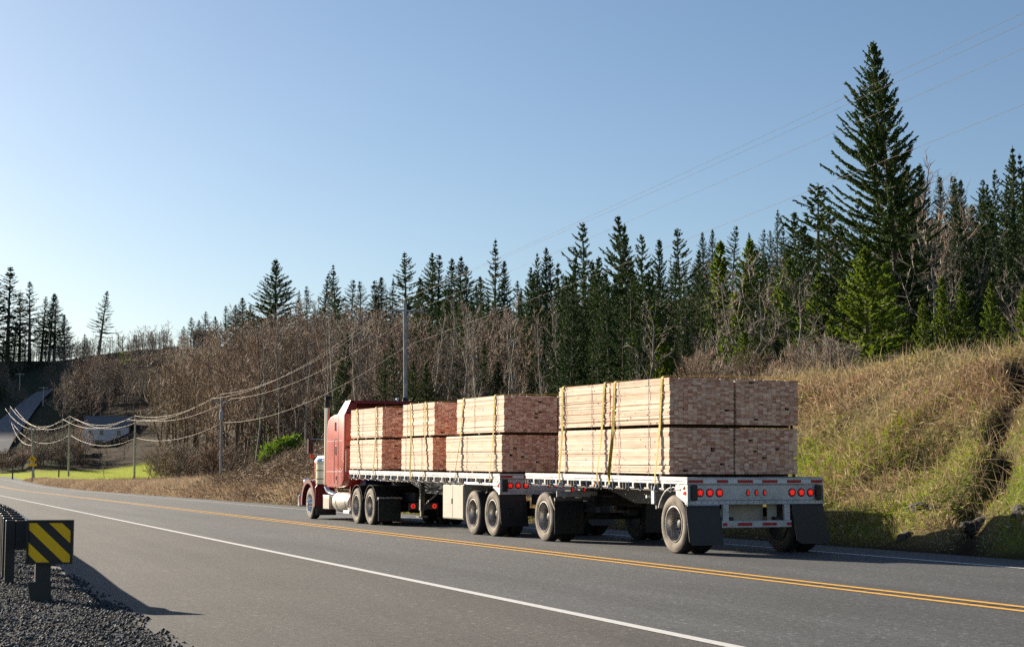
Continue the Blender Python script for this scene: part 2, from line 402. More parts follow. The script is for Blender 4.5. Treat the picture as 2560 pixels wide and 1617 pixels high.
M['bark_tall'] = mat('silvery_bark', (0.22, 0.19, 0.16), 0.9, noise=(3, (0.38, 0.34, 0.29), 0.4, 0.65))
M['twig_red'] = foliage_mat('reddish_twigs', (0.072, 0.048, 0.036), (0.50, 0.365, 0.265), trans=0.0)
M['twig_grey'] = foliage_mat('grey_twigs', (0.09, 0.072, 0.056), (0.46, 0.38, 0.30), trans=0.0)
M['laurel'] = foliage_mat('laurel_leaf', (0.065, 0.13, 0.012), (0.20, 0.29, 0.018), rough=0.35, trans=0.4)
M['bramble'] = foliage_mat('bramble_cane', (0.13, 0.085, 0.055), (0.60, 0.44, 0.28), trans=0.1)
M['rock'] = mat('rock', (0.035, 0.032, 0.028), 0.9, noise=(3, (0.12, 0.11, 0.095), 0.45, 0.75), bump=(5, 0.8, 0.1))
M['red'] = mat('red_truck_paint', (0.40, 0.028, 0.014), 0.35, coat=0.45, noise=(2.0, (0.46, 0.055, 0.030), 0.45, 0.7))
M['maroon'] = mat('maroon_and_shaded_red', (0.13, 0.007, 0.014), 0.5, coat=0.0, spec=0.3)  # dark red of the fairing; on the fenders it paints in rear-face shade
M['chrome'] = mat('chrome', (0.78, 0.78, 0.80), 0.10, 1.0)
M['alu'] = mat('aluminium', (0.52, 0.52, 0.54), 0.42, 0.7, noise=(5, (0.36, 0.36, 0.38), 0.4, 0.7))
M['alu_matt'] = mat('dull_aluminium', (0.55, 0.55, 0.57), 0.5, 0.35, noise=(4, (0.38, 0.38, 0.40), 0.42, 0.7))
M['tank'] = mat('brushed_tank_metal', (0.40, 0.37, 0.33), 0.42, 0.5)
M['steel'] = mat('dusty_steel', (0.10, 0.095, 0.09), 0.6, 0.4, noise=(6, (0.20, 0.17, 0.14), 0.4, 0.7))
M['frame'] = mat('black_chassis', (0.020, 0.020, 0.022), 0.6)
M['tyre'] = mat('tyre_rubber', (0.028, 0.026, 0.025), 0.85, bump=(60, 0.3, 0.01))
M['tyre_dust'] = mat('dusty_tyre_sidewall', (0.27, 0.225, 0.18), 0.9, noise=(5, (0.13, 0.11, 0.09), 0.4, 0.65))
M['rim'] = mat('wheel_rim', (0.48, 0.45, 0.42), 0.38, 0.65, noise=(7, (0.26, 0.24, 0.22), 0.42, 0.68))
M['rubber'] = mat('mud_flap_rubber', (0.012, 0.013, 0.016), 0.45)
M['plastic'] = mat('black_plastic', (0.015, 0.015, 0.017), 0.4)
M['lamp_red'] = mat('red_lamp_lens', (0.5, 0.01, 0.01), 0.3, emit=(1.0, 0.015, 0.01), emit_s=0.05)
M['lamp_led'] = mat('lit_red_led', (0.6, 0.03, 0.02), 0.3, emit=(1.0, 0.04, 0.025), emit_s=0.27)
M['lamp_amber'] = mat('amber_lamp_lens', (0.75, 0.22, 0.02), 0.3, emit=(1.0, 0.30, 0.03), emit_s=0.1)
M['tape_red'] = mat('red_reflective_tape', (0.42, 0.008, 0.018), 0.4)
M['tape_white'] = mat('white_reflective_tape', (0.70, 0.70, 0.72), 0.4)
M['strap'] = mat('yellow_strap', (0.38, 0.285, 0.002), 0.8, noise=(9, (0.17, 0.12, 0.004), 0.42, 0.66))
M['box_cream'] = mat('cream_toolbox', (0.46, 0.41, 0.34), 0.5, noise=(3, (0.40, 0.35, 0.29), 0.45, 0.7))
M['pole'] = mat('weathered_pole_wood', (0.33, 0.31, 0.29), 0.9, noise=(2.5, (0.50, 0.48, 0.45), 0.4, 0.65))
M['cable'] = mat('bright_cable', (0.34, 0.29, 0.25), 0.6, 0.2)
M['galv'] = mat('galvanised_steel', (0.24, 0.245, 0.26), 0.30, 0.85)
M['post_black'] = mat('dark_rail_post', (0.018, 0.018, 0.020), 0.42, 0.2)
M['sign_yellow'] = mat('hazard_yellow', (1.0, 0.56, 0.0), 0.6)
M['sign_black'] = mat('hazard_black', (0.008, 0.008, 0.009), 0.4)
M['house_white'] = mat('white_siding', (0.55, 0.56, 0.60), 0.7)
M['house_dark'] = mat('dark_siding', (0.11, 0.11, 0.12), 0.7)
M['roof'] = mat('roof_shingle', (0.14, 0.14, 0.15), 0.85)
M['glass_dark'] = mat('dark_glass', (0.02, 0.025, 0.03), 0.08, spec=0.8)
M['car_white'] = mat('white_car_paint', (0.55, 0.56, 0.58), 0.3, coat=1.0)
M['transformer'] = mat('transformer_grey', (0.42, 0.43, 0.46), 0.4)

# ------------------------------------------------------------------ ground and road
def terrain_mesh():
    us = np.concatenate([np.linspace(-1.05, -0.46, 20), np.arange(-0.45, 0.4501, 0.0035), np.linspace(0.46, 1.05, 20)])
    ys = np.concatenate([np.arange(4, 14, 0.5), np.arange(14, 62, 0.32), np.arange(62, 150, 1.1), np.arange(150, 620, 4.5), np.geomspace(630, 1250, 10)])
    U, Y = np.meshgrid(us, ys); X = U*Y
    Z = terrain(X, Y)
    Z = np.where(Y > 620, np.minimum(Z, terrain(U*620, np.full_like(Y, 620.))), Z)
    nr, nc = U.shape
    V = np.stack([X, Y, Z], -1).reshape(-1, 3)
    i = np.arange(nr-1)[:, None]*nc + np.arange(nc-1)[None]
    F = np.stack([i, i+1, i+1+nc, i+nc], -1).reshape(-1, 4)
    o = X*TC + Y*TS; s = -X*TS + Y*TC; px = CX + F_PX*U
    C = np.zeros((*U.shape, 3))
    forest = np.array([0.050, 0.038, 0.026]); soil = np.array([0.075, 0.050, 0.032]); dry = np.array([0.20, 0.145, 0.075])
    green = np.array([0.085, 0.105, 0.018]); gravel = np.array([0.060, 0.062, 0.066]); field = np.array([0.30, 0.35, 0.016])
    C[:] = forest
    n1 = 0.5 + 0.5*np.tanh(2.2*bumps(X, Y, 2.2)); n2 = 0.5 + 0.5*np.tanh(2.0*bumps(X+50, Y-30, 9.0))
    low = np.exp(-((o - 18.3)/2.2)**2)
    g = np.clip(n1*(0.35 + 0.8*low) + 0.1, 0, 1)[..., None]
    bank = (soil*0.4 + dry*0.6)*(1 - g) + green*1.3*g
    gul = np.exp(-((s - (22.0 + 1.03*(o-16.1)) + 0.25*np.sin(o*2.1) + 0.12*np.sin(o*5.3))/0.5)**2)[..., None]; bank = bank*(1-gul) + soil*0.45*gul
    k = (smooth((o - 15.6)/0.5)*smooth((27 - o)/1.0))[..., None]; C = C*(1-k) + bank*k
    k = (smooth((16.6 - o)/0.5)*smooth((o - 15)/0.3))[..., None]; C = C*(1-k) + soil*0.5*k
    mead = (np.array([0.20, 0.20, 0.07])*(1 - n2[..., None]) + np.array([0.22, 0.17, 0.09])*n2[..., None])
    k = (smooth((o - 25)/1.5)*smooth((40 - o)/6)*smooth((75 - s)/12))[..., None]; C = C*(1-k) + mead*k
    # bright field past the bend
    k = ((o > np.where(s > 262, 2.0, 18.6))*(s > 150)*smooth((316 - Y)/6)*smooth((430 - px)/22))[..., None]; C = C*(1-k) + field*k
    k = (smooth((18.9 - o)/0.4)*smooth((o - 15.3)/0.3)*(s > 90)*(s < 258))[..., None]; C = C*(1-k) + dry*0.9*k
    k = (o < 2.3)[..., None]; C = np.where(k, gravel, C)
    # small sunlit clearing on the far hill, verge of the climbing road
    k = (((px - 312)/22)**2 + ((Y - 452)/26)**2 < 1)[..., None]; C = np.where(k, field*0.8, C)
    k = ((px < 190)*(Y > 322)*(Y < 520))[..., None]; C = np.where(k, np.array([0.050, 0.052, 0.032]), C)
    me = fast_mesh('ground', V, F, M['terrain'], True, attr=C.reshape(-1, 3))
    return mesh_obj('ground', me)
ground = tag(terrain_mesh(), kind='structure')

def strip(name, o_a, o_b, s0, s1, z, material, parent=None, step=4.0, curve=True):
    """a strip of road surface or paint in the road's own frame (x across, y along)"""
    ss = np.arange(s0, s1 + 0.01, step); vs = []; fs = []
    fa = o_a if callable(o_a) else (lambda s: o_a); fb = o_b if callable(o_b) else (lambda s: o_b)
    for i, s in enumerate(ss):
        zz = float(zroad(s)) + z
        vs += [(fa(s) + bend(s), s, zz), (fb(s) + bend(s), s, zz)]
        if i: fs.append((2*i-2, 2*i-1, 2*i+1, 2*i))
    me = bpy.data.meshes.new(name); me.from_pydata(vs, [], fs); me.materials.append(material)
    return mesh_obj(name, me, parent)
def bend(s): return -max(0.0, s - 255)**2*0.0035
road = strip('road', SH_L, lambda s: SH_R + 6*float(smooth((s-215)/30)), -24, 400, 0.0, M['asphalt'])
road.rotation_euler = (0, 0, TH); tag(road, kind='structure')
def line(name, o, w, material, s0=-20, s1=395, lab=None):
    l = strip(name, o - w/2, o + w/2, s0, s1, 0.005, material, road)
    if lab: l['label'] = lab
    return l
line('edge_line', NEAR_W, 0.13, M['white_line'], lab='white edge line nearest the guard rail')
line('edge_line', FAR_W, 0.11, M['white_line'], lab='white edge line at the foot of the grass bank')
line('centre_line', YEL - 0.16, 0.11, M['yellow_line'], lab='nearer yellow centre line')
line('centre_line', YEL + 0.16, 0.11, M['yellow_line'], lab='farther yellow centre line')
# milled rumble grooves between the yellow lines
rs = MB()
for k in range(260):
    s = -2 + k*0.30
    rs.add([(YEL-0.10, s, 0.004), (YEL+0.10, s+0.02, 0.004), (YEL+0.10, s+0.21, 0.004), (YEL-0.10, s+0.19, 0.004)], [(0, 1, 2, 3)])
r_ = rs.build('rumble_groove', M['rumble'], road); r_['kind'] = 'stuff'
# tar along crack by the shoulder
# the road climbing the far hill
def far_road():
    rows = [(-60, 1140, 150), (-20, 1108, 110), (20, 1070, 84), (52, 1036, 66), (84, 1003, 50), (112, 983, 40), (150, 972, 30)]
    vs = []; fs = []
    for i, (x, y, w) in enumerate(rows):
        c = hit(x, y, 320); 
        w2 = w/2/F_PX*c[1]
        for sgn in (-1, 1):
            X = c[0] + sgn*w2; Yy = c[1]
            vs.append((X, Yy, tz(X, Yy) + 0.5))
        if i: fs.append((2*i-2, 2*i-1, 2*i+1, 2*i))
    me = bpy.data.meshes.new('hill_road'); me.from_pydata(vs, [], fs); me.materials.append(mat('old_asphalt', (0.13, 0.13, 0.14), 0.8))
    return tag(mesh_obj('hill_road', me), kind='structure')
far_road()

# ------------------------------------------------------------------ the truck (frame: x right, y forward, z up; x = 0 is its left side)
TT = math.atan((CX + 330)/F_PX*math.cos(PITCH))
TG = ground_pt(1683, 1383)
TD = np.array([-math.sin(TT), math.cos(TT), 0]); TR = np.array([math.cos(TT), math.sin(TT), 0])
def tw(x, y, z): return tuple(TG + TD*y + TR*x + np.array([0, 0, z]))
_mc = {}
def cached(key, fn):
    if key not in _mc: _mc[key] = fn()
    return _mc[key]

def wheel_meshes():
    # dual wheel, outer face at x = 0, running inwards; lathe about x
    R = 0.485
    def tyre_prof(x0, w):
        return [(x0+0.03, 0.30), (x0+0.012, 0.335), (x0, 0.385), (x0+0.008, 0.43), (x0+0.025, 0.465), (x0+0.05, R), (x0+w-0.05, R), (x0+w-0.02, 0.46), (x0+w, 0.39), (x0+w-0.03, 0.30)]
    t = MB(); 
    t.mi = 0; pr = tyre_prof(0.0, 0.27); t.lathe(pr[4:7], 'x', n=36, caps=False)
    t.lathe(pr[6:], 'x', n=36, caps=False)
    t.mi = 1; t.lathe(pr[:5], 'x', n=36, caps=False)
    t.mi = 0; t.lathe(tyre_prof(0.33, 0.27), 'x', n=28, caps=False)
    # tread grooves read as thin recessed rings
    tyre = t.mesh('tyre', [M['tyre'], M['tyre_dust']], True)
    r = MB(); r.lathe([(0.03, 0.300), (0.012, 0.300), (0.010, 0.288), (0.035, 0.278), (0.10, 0.262), (0.17, 0.255), (0.185, 0.20), (0.175, 0.13), (0.165, 0.0)], 'x', n=36, caps=False)
    r.mi = 1; r.lathe([(0.33, 0.30), (0.59, 0.30), (0.56, 0.27), (0.45, 0.1), (0.45, 0.0)], 'x', n=20, caps=False)
    rim = r.mesh('wheel', [M['rim'], M['frame']], True)
    h = MB(); h.lathe([(0.105, 0.0), (0.105, 0.05), (0.115, 0.07), (0.165, 0.08), (0.17, 0.12)], 'x', n=18, caps=False)
    for k in range(10):
        a = 2*math.pi*k/10; h.lathe([(0.13, 0.0), (0.13, 0.013), (0.175, 0.014)], 'x', c=(0, 0.155*math.cos(a), 0.155*math.sin(a)), n=6)
    hub = h.mesh('hub', [M['frame']], True)
    return rim, tyre, hub
def add_dual(parent, y, x=0.0, flip=False, z=0.485, label=None):
    rim, tyre, hub = cached('wheel', wheel_meshes)
    w = mesh_obj('wheel', rim, parent, (x, y, z), (random.uniform(0, 6), 0, math.pi if flip else 0))
    mesh_obj('tyre', tyre, w); mesh_obj('hub', hub, w)
    if label: w['label'] = label
    return w
def part(name, mb, m, parent, smooth_=False, label=None, **k):
    o = mb.build(name, m, parent, smooth_=smooth_, **k)
    if label: o['label'] = label
    return o
def lamp_mesh(r, petals=True):
    b = MB(); b.mi = 0; b.lathe([(0.012, r*1.32), (-0.004, r*1.32), (-0.012, r*1.05)], 'y', n=20, caps=False)
    b.mi = 1; b.lathe([(-0.012, r*1.05), (-0.018, 0.0)], 'y', n=20, caps=False)
    b.mi = 2
    if petals:
        for k in range(5):
            a = 2*math.pi*k/5 + 0.3; b.lathe([(-0.014, 0.0), (-0.022, r*0.24), (-0.014, r*0.3)][::-1], 'y', c=(r*0.55*math.cos(a), 0, r*0.55*math.sin(a)), n=8, caps=False)
        b.lathe([(-0.017, r*0.26), (-0.024, 0.0)], 'y', n=8, caps=False)
    else: b.lathe([(-0.018, r*0.6), (-0.026, 0.0)], 'y', n=10, caps=False)
    return b.mesh('tail_lamp', [M['rubber'], M['lamp_red'], M['lamp_led']], False)
def small_lamp_mesh():
    b = MB(); b.mi = 0; b.prism([(x*0.036, z*0.055) for x, z in [(math.cos(t), math.sin(t)) for t in np.linspace(0, 2*math.pi, 14)[:-1]]], -0.006, 0.01, 'y')
    b.mi = 1; b.prism([(x*0.024, z*0.042) for x, z in [(math.cos(t), math.sin(t)) for t in np.linspace(0, 2*math.pi, 14)[:-1]]], -0.014, -0.006, 'y')
    b.mi = 2
    for dz in (-0.018, 0.018): b.box(-0.012, 0.012, -0.018, -0.014, dz-0.010, dz+0.010)
    return b.mesh('marker_lamp', [M['rubber'], M['lamp_red'], M['lamp_led']], False)
def side_lamp_mesh():
    b = MB(); b.lathe([(0.01, 0.032), (-0.012, 0.032), (-0.024, 0.0)], 'x', n=12, caps=False)
    return b.mesh('side_lamp', [M['lamp_amber']], True)
def hook_mesh():
    b = MB(); b.tube([(0.0, 0, 0.02), (0.0, -0.01, -0.05), (0, -0.025, -0.095), (0, 0.0, -0.125), (0, 0.04, -0.12), (0, 0.055, -0.09)], 0.009, 6)
    return b.mesh('tie_hook', [M['chrome']], True)
def winch_mesh():
    b = MB(); b.box(0.0, 0.10, -0.065, -0.05, -0.10, 0.0); b.box(0.0, 0.10, 0.05, 0.065, -0.10, 0.0)
    b.lathe([(-0.08, 0.024), (0.08, 0.024)], 'y', c=(0.05, 0, -0.07), n=10)
    b.lathe([(-0.095, 0.042), (-0.08, 0.042)], 'y', c=(0.05, 0, -0.07), n=12)
    b.tube([(0.04, -0.09, -0.07), (0.03, -0.12, -0.13)], 0.011, 6)
    return b.mesh('strap_winch', [M['steel']], True)
def pocket_mesh():
    b = MB(); b.box(-0.002, 0.05, -0.035, 0.035, -0.075, 0.0, 0.006); b.box(-0.012, 0.0, -0.07, 0.10, -0.095, -0.075)
    return b.mesh('stake_pocket', [M['alu']], False)

def flat_trailer(name, label, y0, y1, z0, z1, axles, extras):
    """y0..y1 deck ends, z0/z1 deck height there, axle positions in truck y"""
    tilt = math.atan((z1 - z0)/(y1 - y0))
    t = empty(name, tw(0, y0, 0), (0, 0, TT)); tag(t, label, 'trailer')
    L = y1 - y0; W = 2.6
    def dz(y): return z0 + (z1 - z0)*y/L
    dk = dict(loc=(0, 0, z0), rot=(tilt, 0, 0))
    # deck in the tilted frame (z = 0 is its top)
    n = int(W/0.2)
    for k in range(n):
        b = MB(); b.mi = 1 if k % 3 == 1 else 0; b.box(0.05 + k*(W-0.1)/n + 0.003, 0.05 + (k+1)*(W-0.1)/n - 0.003, 0.03, L-0.03, -0.05, -0.006)
        part('deck_plank', b, [M['alu_matt'], M['bearer']], t, **dk)
    for x in (0.0, W):
        s = 1 if x == 0 else -1
        b = MB(); b.prism([(x, 0), (x+0.05*s, 0), (x+0.05*s, -0.115), (x+0.012*s, -0.115), (x+0.012*s, -0.066), (x, -0.066), (x, -0.060), (x+0.008*s, -0.054), (x, -0.048)], 0, L, 'y')
        part('side_rail', b, M['alu'], t, **dk)
        b = MB(); b.box(x + 0.004*s, x + 0.016*s, 0.1, L-0.05, -0.236, -0.222)
        part('rub_rail', b, M['steel'], t, **dk)
    pk, hk, wk = cached('pocket', pocket_mesh), cached('hook', hook_mesh), cached('winch', winch_mesh)
    k = 0; y = 0.32
    while y < L - 0.15:
        mesh_obj('stake_pocket', pk, t, (0.0, y, z0 - 0.118 + y*math.tan(tilt)), (tilt, 0, 0))
        if k % 2 == 0: mesh_obj('tie_hook', hk, t, (-0.005, y + 0.26, z0 - 0.125 + (y+0.26)*math.tan(tilt)))
        else:
            mesh_obj('strap_winch', wk, t, (-0.04, y + 0.27, z0 - 0.13 + (y+0.27)*math.tan(tilt)))
            mesh_obj('tie_hook', hk, t, (-0.005, y + 0.17, z0 - 0.125 + (y+0.17)*math.tan(tilt)))
        k += 1; y += 0.565
    for y in (0.12, L*0.52, L-0.12): mesh_obj('side_lamp', cached('sidelamp', side_lamp_mesh), t, (0.0, y, z0 - 0.175 + y*math.tan(tilt)))
    # cross members and main beams
    y = 0.25
    while y < L - 0.2:
        b = MB(); b.box(0.22, W-0.22, y, y+0.035, -0.135, -0.052); part('cross_member', b, M['steel'], t, **dk); y += 0.42
    for x in (0.80, 1.72):
        b = MB()
        if extras.get('gooseneck'):
            prof = [(0.05, -0.14), (L-0.05, -0.14), (L-0.05, -0.30), (L-3.0, -0.30), (L-4.4, -0.56), (2.6, -0.56), (0.2, -0.42)]
        else: prof = [(0.05, -0.14), (L-0.05, -0.14), (L-0.05, -0.26), (L-2.2, -0.28), (L-3.4, -0.52), (2.0, -0.52), (0.2, -0.40)]
        b.prism(prof, x, x+0.08, 'x'); part('main_beam', b, M['alu_matt'] if extras.get('gooseneck') else M['frame'], t, **dk)
    # axles and wheels
    for ya in axles:
        yl = ya - y0
        b = MB(); b.lathe([(0.3, 0.065), (2.3, 0.065)], 'x', c=(0, yl, 0.485), n=12); b.box(0.74, 0.90, yl-0.45, yl+0.25, 0.50, 0.60); b.box(1.70, 1.86, yl-0.45, yl+0.25, 0.50, 0.60)
        b.lathe([(0.60, 0.13), (0.75, 0.13)], 'z', c=(0.82, yl+0.18, 0), n=12); b.lathe([(0.60, 0.13), (0.75, 0.13)], 'z', c=(1.78, yl+0.18, 0), n=12)
        part('axle', b, M['frame'], t)
        add_dual(t, yl, 0.0); add_dual(t, yl, 2.6, True)
    return t, tilt, L

def rear_end(t, z, with_guard, flap_z):
    """rear sill: two tape bands, lamps, guide blocks, mud flaps, under-run guard. z = top of sill; y = 0 is the rear face"""
    b = MB(); b.box(0.0, 2.6, 0.0, 0.10, z-0.115, z, 0.008); b.box(0.0, 2.6, 0.03, 0.12, z-0.375, z-0.118, 0.006); b.box(0.0, 2.6, 0.012, 0.10, z-0.445, z-0.378, 0.008)
    part('rear_sill', b, M['alu_matt'], t, label='aluminium rear sill with red and white tape')
    for k, (a, c) in enumerate([(0.02, 0.29), (0.55, 0.76), (0.94, 1.23), (1.41, 1.70), (1.89, 2.16), (2.36, 2.58)]):
        b = MB(); b.box(a, c, -0.004, 0.0, z-0.088, z-0.040); part('red_tape', b, M['tape_red'], t)
    for k, (a, c) in enumerate([(0.295, 0.545), (0.765, 0.935), (1.235, 1.405), (1.705, 1.885), (2.165, 2.355)]):
        b = MB(); b.box(a, c, -0.003, 0.0, z-0.088, z-0.040); part('white_tape', b, M['tape_white'], t)
    lm, sm = cached('lamp', lambda: lamp_mesh(0.055)), cached('slamp', small_lamp_mesh)
    for x in (0.25, 0.43, 0.61, 2.00, 2.18, 2.36): mesh_obj('tail_lamp', lm, t, (x, 0.03, z-0.25))
    for x in (1.15, 1.31, 1.47): mesh_obj('marker_lamp', sm, t, (x, 0.03, z-0.25))
    for x in (0.07, 2.44):
        b = MB(); b.box(x, x+0.10, -0.05, 0.03, z-0.37, z-0.125, 0.012); part('dock_bumper', b, M['plastic'], t)
    mesh_obj('side_lamp', cached('rsl', lambda: (lambda b: (b.lathe([(0.01, 0.035), (-0.012, 0.035), (-0.024, 0)], 'x', n=12, caps=False), b.mesh('side_lamp', [M['lamp_led']], True))[1])(MB())), t, (0.0, 0.10, z-0.25))
    bl = MB()
    for x in np.linspace(0.05, 2.55, 24): bl.lathe([(-0.004, 0.0), (-0.003, 0.008), (0.0, 0.010)], 'y', c=(x, 0.012, z-0.41), n=6, caps=False)
    o = bl.build('rivet', M['steel'], t); o['kind'] = 'stuff'
    # wheel-arch side plate
    for x in (0.002, 2.59):
        b = MB(); b.prism([(0.0, z-0.12), (0.42, z-0.12), (0.40, z-0.30), (0.02, z-0.44), (0.0, z-0.44)], x, x+0.008, 'x'); part('corner_plate', b, M['alu'], t)
    for x0, sk in ((0.0, 0.03), (2.0, 0.08)):
        b = MB(); w = 0.62; z1 = flap_z[1]; z0_ = flap_z[0]
        b.add([(x0, 0.06, z1), (x0+w, 0.06, z1), (x0+w+sk, -0.03, z0_), (x0+sk+0.05, -0.03, z0_), (x0+sk*0.7, -0.02, z0_+0.06),
               (x0, 0.075, z1), (x0+w, 0.075, z1), (x0+w+sk, -0.015, z0_), (x0+sk+0.05, -0.015, z0_), (x0+sk*0.7, -0.005, z0_+0.06)],
              [(0, 4, 3, 2, 1), (5, 6, 7, 8, 9), (0, 1, 6, 5), (1, 2, 7, 6), (2, 3, 8, 7), (3, 4, 9, 8), (4, 0, 5, 9)])
        part('mud_flap', b, M['rubber'], t)
    if with_guard:
        b = MB(); b.box(0.64, 1.96, -0.01, 0.07, 0.43, 0.545, 0.006); part('under_run_bar', b, M['alu_matt'], t)
        for a, c in ((0.645, 0.73), (0.93, 1.20), (1.40, 1.67), (1.87, 1.955)):
            b = MB(); b.box(a, c, -0.014, -0.010, 0.46, 0.51); part('red_tape', b, M['tape_red'], t)
        for x in (0.66, 1.83):
            b = MB(); b.box(x, x+0.11, 0.0, 0.06, 0.545, z-0.445, 0.004); part('guard_leg', b, M['alu_matt'], t)
        b = MB(); b.box(0.78, 1.62, 0.35, 0.37, 0.52, z-0.40); b.box(1.62, 1.80, 0.20, 0.22, 0.52, z-0.40); part('spare_carrier', b, M['box_cream'], t)
        for x in (0.70, 1.86):
            b = MB(); b.box(x-0.05, x+0.12, 0.1, 0.3, z-0.52, z-0.44, 0.01); part('bracket', b, M['frame'], t)

# --- second trailer
t2, tilt2, L2 = flat_trailer('flatbed_trailer', 'rear aluminium flatbed trailer with red tape on its tail, single axles front and back', -0.52, 6.46, 1.26, 1.35, [0.0, 5.54], {})
rear_end(t2, 1.255, True, (0.15, 0.815))
# arched wheel fender over the rear wheel, landing leg with box, front dolly flap
b = MB(); pts = [(0.52 + 0.60*math.cos(a), 0.485 + 0.62*math.sin(a)) for a in np.linspace(math.radians(150), math.radians(25), 12)]
outer = pts; inner = [(0.52 + 0.585*math.cos(a), 0.485 + 0.605*math.sin(a)) for a in np.linspace(math.radians(25), math.radians(150), 12)]
b.prism(outer + inner, 0.0, 0.60, 'x'); part('wheel_arch', b, M['alu'], t2, True)
b = MB(); b.box(0.30, 1.9, 1.18, 1.62, 0.80, 1.05, 0.01); b.box(0.05, 0.55, 1.20, 1.26, 0.72, 1.12, 0.004); part('tool_tray', b, M['steel'], t2)
b = MB(); b.box(0.02, 0.12, 1.24, 1.36, 0.80, 1.12, 0.008); b.lathe([(0, 0.03), (0.14, 0.03)], 'x', c=(0.0, 1.5, 0.93), n=10); part('air_valve', b, M['alu'], t2)
# dolly under the front of the second trailer
dol = empty('trailer_dolly', tw(0, 5.54, 0), (0, 0, TT)); tag(dol, 'converter dolly with mud flap under the nose of the rear trailer', 'dolly')
b = MB(); b.box(0.75, 0.88, -0.9, 2.4, 0.68, 0.90); b.box(1.72, 1.85, -0.9, 2.4, 0.68, 0.90); b.box(0.7, 1.9, -0.3, 0.5, 0.90, 1.0); b.box(0.75, 1.85, -0.9, -0.8, 0.7, 0.88)
part('dolly_frame', b, M['frame'], dol)
b = MB(); b.lathe([(0.98, 0.45), (1.03, 0.45)], 'z', c=(1.3, 0.1, 0), n=20); part('turntable', b, M['steel'], dol)
for x in (0.0, 1.98):
    b = MB(); b.box(x, x+0.62, -0.585, -0.57, 0.16, 0.80, 0.004); part('mud_flap', b, M['rubber'], dol)
b = MB(); b.box(0.0, 2.6, -0.60, -0.55, 0.80, 0.86); b.prism([(-0.60, 0.62), (-0.55, 0.64), (-0.30, 0.88), (-0.36, 0.90)], 0.0, 0.03, 'x'); part('flap_bracket', b, M['steel'], dol)
b = MB(); b.box(0.03, 0.9, -0.62, -0.60, 0.88, 0.99); part('lamp_bar', b, M['alu_matt'], dol)
for x in (0.36, 0.62): mesh_obj('marker_lamp', cached('slamp', small_lamp_mesh), dol, (x, -0.62, 1.02))
b = MB(); b.tube([(1.3, 2.4, 0.8), (1.3, 3.1, 0.78)], 0.05, 8); part('drawbar', b, M['frame'], dol)

# --- first trailer
t1, tilt1, L1 = flat_trailer('flatbed_trailer', 'leading aluminium flatbed trailer with cream toolbox, coupled behind the red tractor', 7.89, 19.42, 1.335, 1.46, [8.36, 9.56], {'gooseneck': True})
rear_end(t1, 1.335, False, (0.22, 0.90))
b = MB(); b.box(0.03, 0.62, 2.31, 3.70, 0.31, 1.09, 0.012); tb = part('toolbox', b, M['box_cream'], t1, label='cream two-door toolbox')
for a, c in ((2.33, 3.0), (3.02, 3.68)):
    b = MB(); b.box(0.018, 0.03, a, c, 0.335, 1.075, 0.003); part('door', b, M['box_cream'], tb)
b = MB(); b.box(0.006, 0.018, 3.04, 3.10, 0.66, 0.78, 0.004); part('latch', b, M['steel'], tb)
b = MB(); b.tube([(0.02, 0.05, 1.14), (0.02, 0.15, 1.10), (0.02, 1.7, 1.12), (0.02, 2.2, 1.13)], 0.035, 8); part('air_pipe', b, M['alu'], t1, True)
for sx in (0.55, 1.85):    # landing gear
    b = MB(); b.box(sx, sx+0.12, 6.9, 7.02, 0.42, 1.2, 0.006); b.box(sx+0.02, sx+0.10, 6.92, 7.0, 0.28, 0.42); b.box(sx-0.06, sx+0.18, 6.84, 7.08, 0.25, 0.28); part('landing_leg', b, M['steel'], t1)
b = MB(); b.tube([(0.61, 6.96, 0.85), (0.95, 5.6, 1.16)], 0.022, 6); b.tube([(0.61, 6.96, 0.5), (0.80, 5.9, 0.98)], 0.022, 6); b.tube([(0.66, 6.96, 1.0), (1.86, 6.96, 0.6)], 0.02, 6); part('leg_brace', b, M['steel'], t1)
for k in range(3):
    b = MB(); b.tube([(0.15, 4.2 + k*1.0, 1.28), (0.85, 4.0 + k*1.0, 0.88)], 0.028, 6); part('outrigger', b, M['alu_matt'], t1)
b = MB(); b.tube([(0.6, 3.9, 0.98), (0.6, 5.2, 0.90), (0.6, 6.4, 1.0), (0.7, 7.3, 1.15), (0.9, 8.5, 1.22)], 0.016, 6); part('air_hose', b, M['rubber'], t1, True)

# ------------------------------------------------------------------ lumber
BT, BW = 0.0372, 0.0885          # board thickness, width
def board_mesh(L, kind):
    def make():
        w, h = BW - 0.0022, BT - 0.0022
        if kind == 0: prof = [(0, 0), (w, 0), (w, h), (0, h)]
        elif kind == 1: prof = [(0, 0), (w, 0), (w, h), (w*0.26, h), (0, h*0.35)]
        elif kind == 2: prof = [(0, 0), (w, 0), (w, h*0.45), (w*0.72, h), (0, h)]
        else: prof = [(w*0.20, 0), (w, 0), (w, h), (0, h), (0, h*0.6)]
        n = len(prof); vs = [(x, 0, z) for x, z in prof] + [(x, L, z) for x, z in prof]
        b = MB(); b.mi = 0
        b.add(vs, [(k, (k+1) % n, n+(k+1) % n, n+k) for k in range(n)]); b.v = b.v
        f0 = len(b.f); b.f += [tuple(range(n))[::-1], tuple(range(n, 2*n))]; b.m += [1, 1]
        return b.mesh('board', [M['board'], M['board_end']])
    return cached(('board', round(L, 2), kind), make)
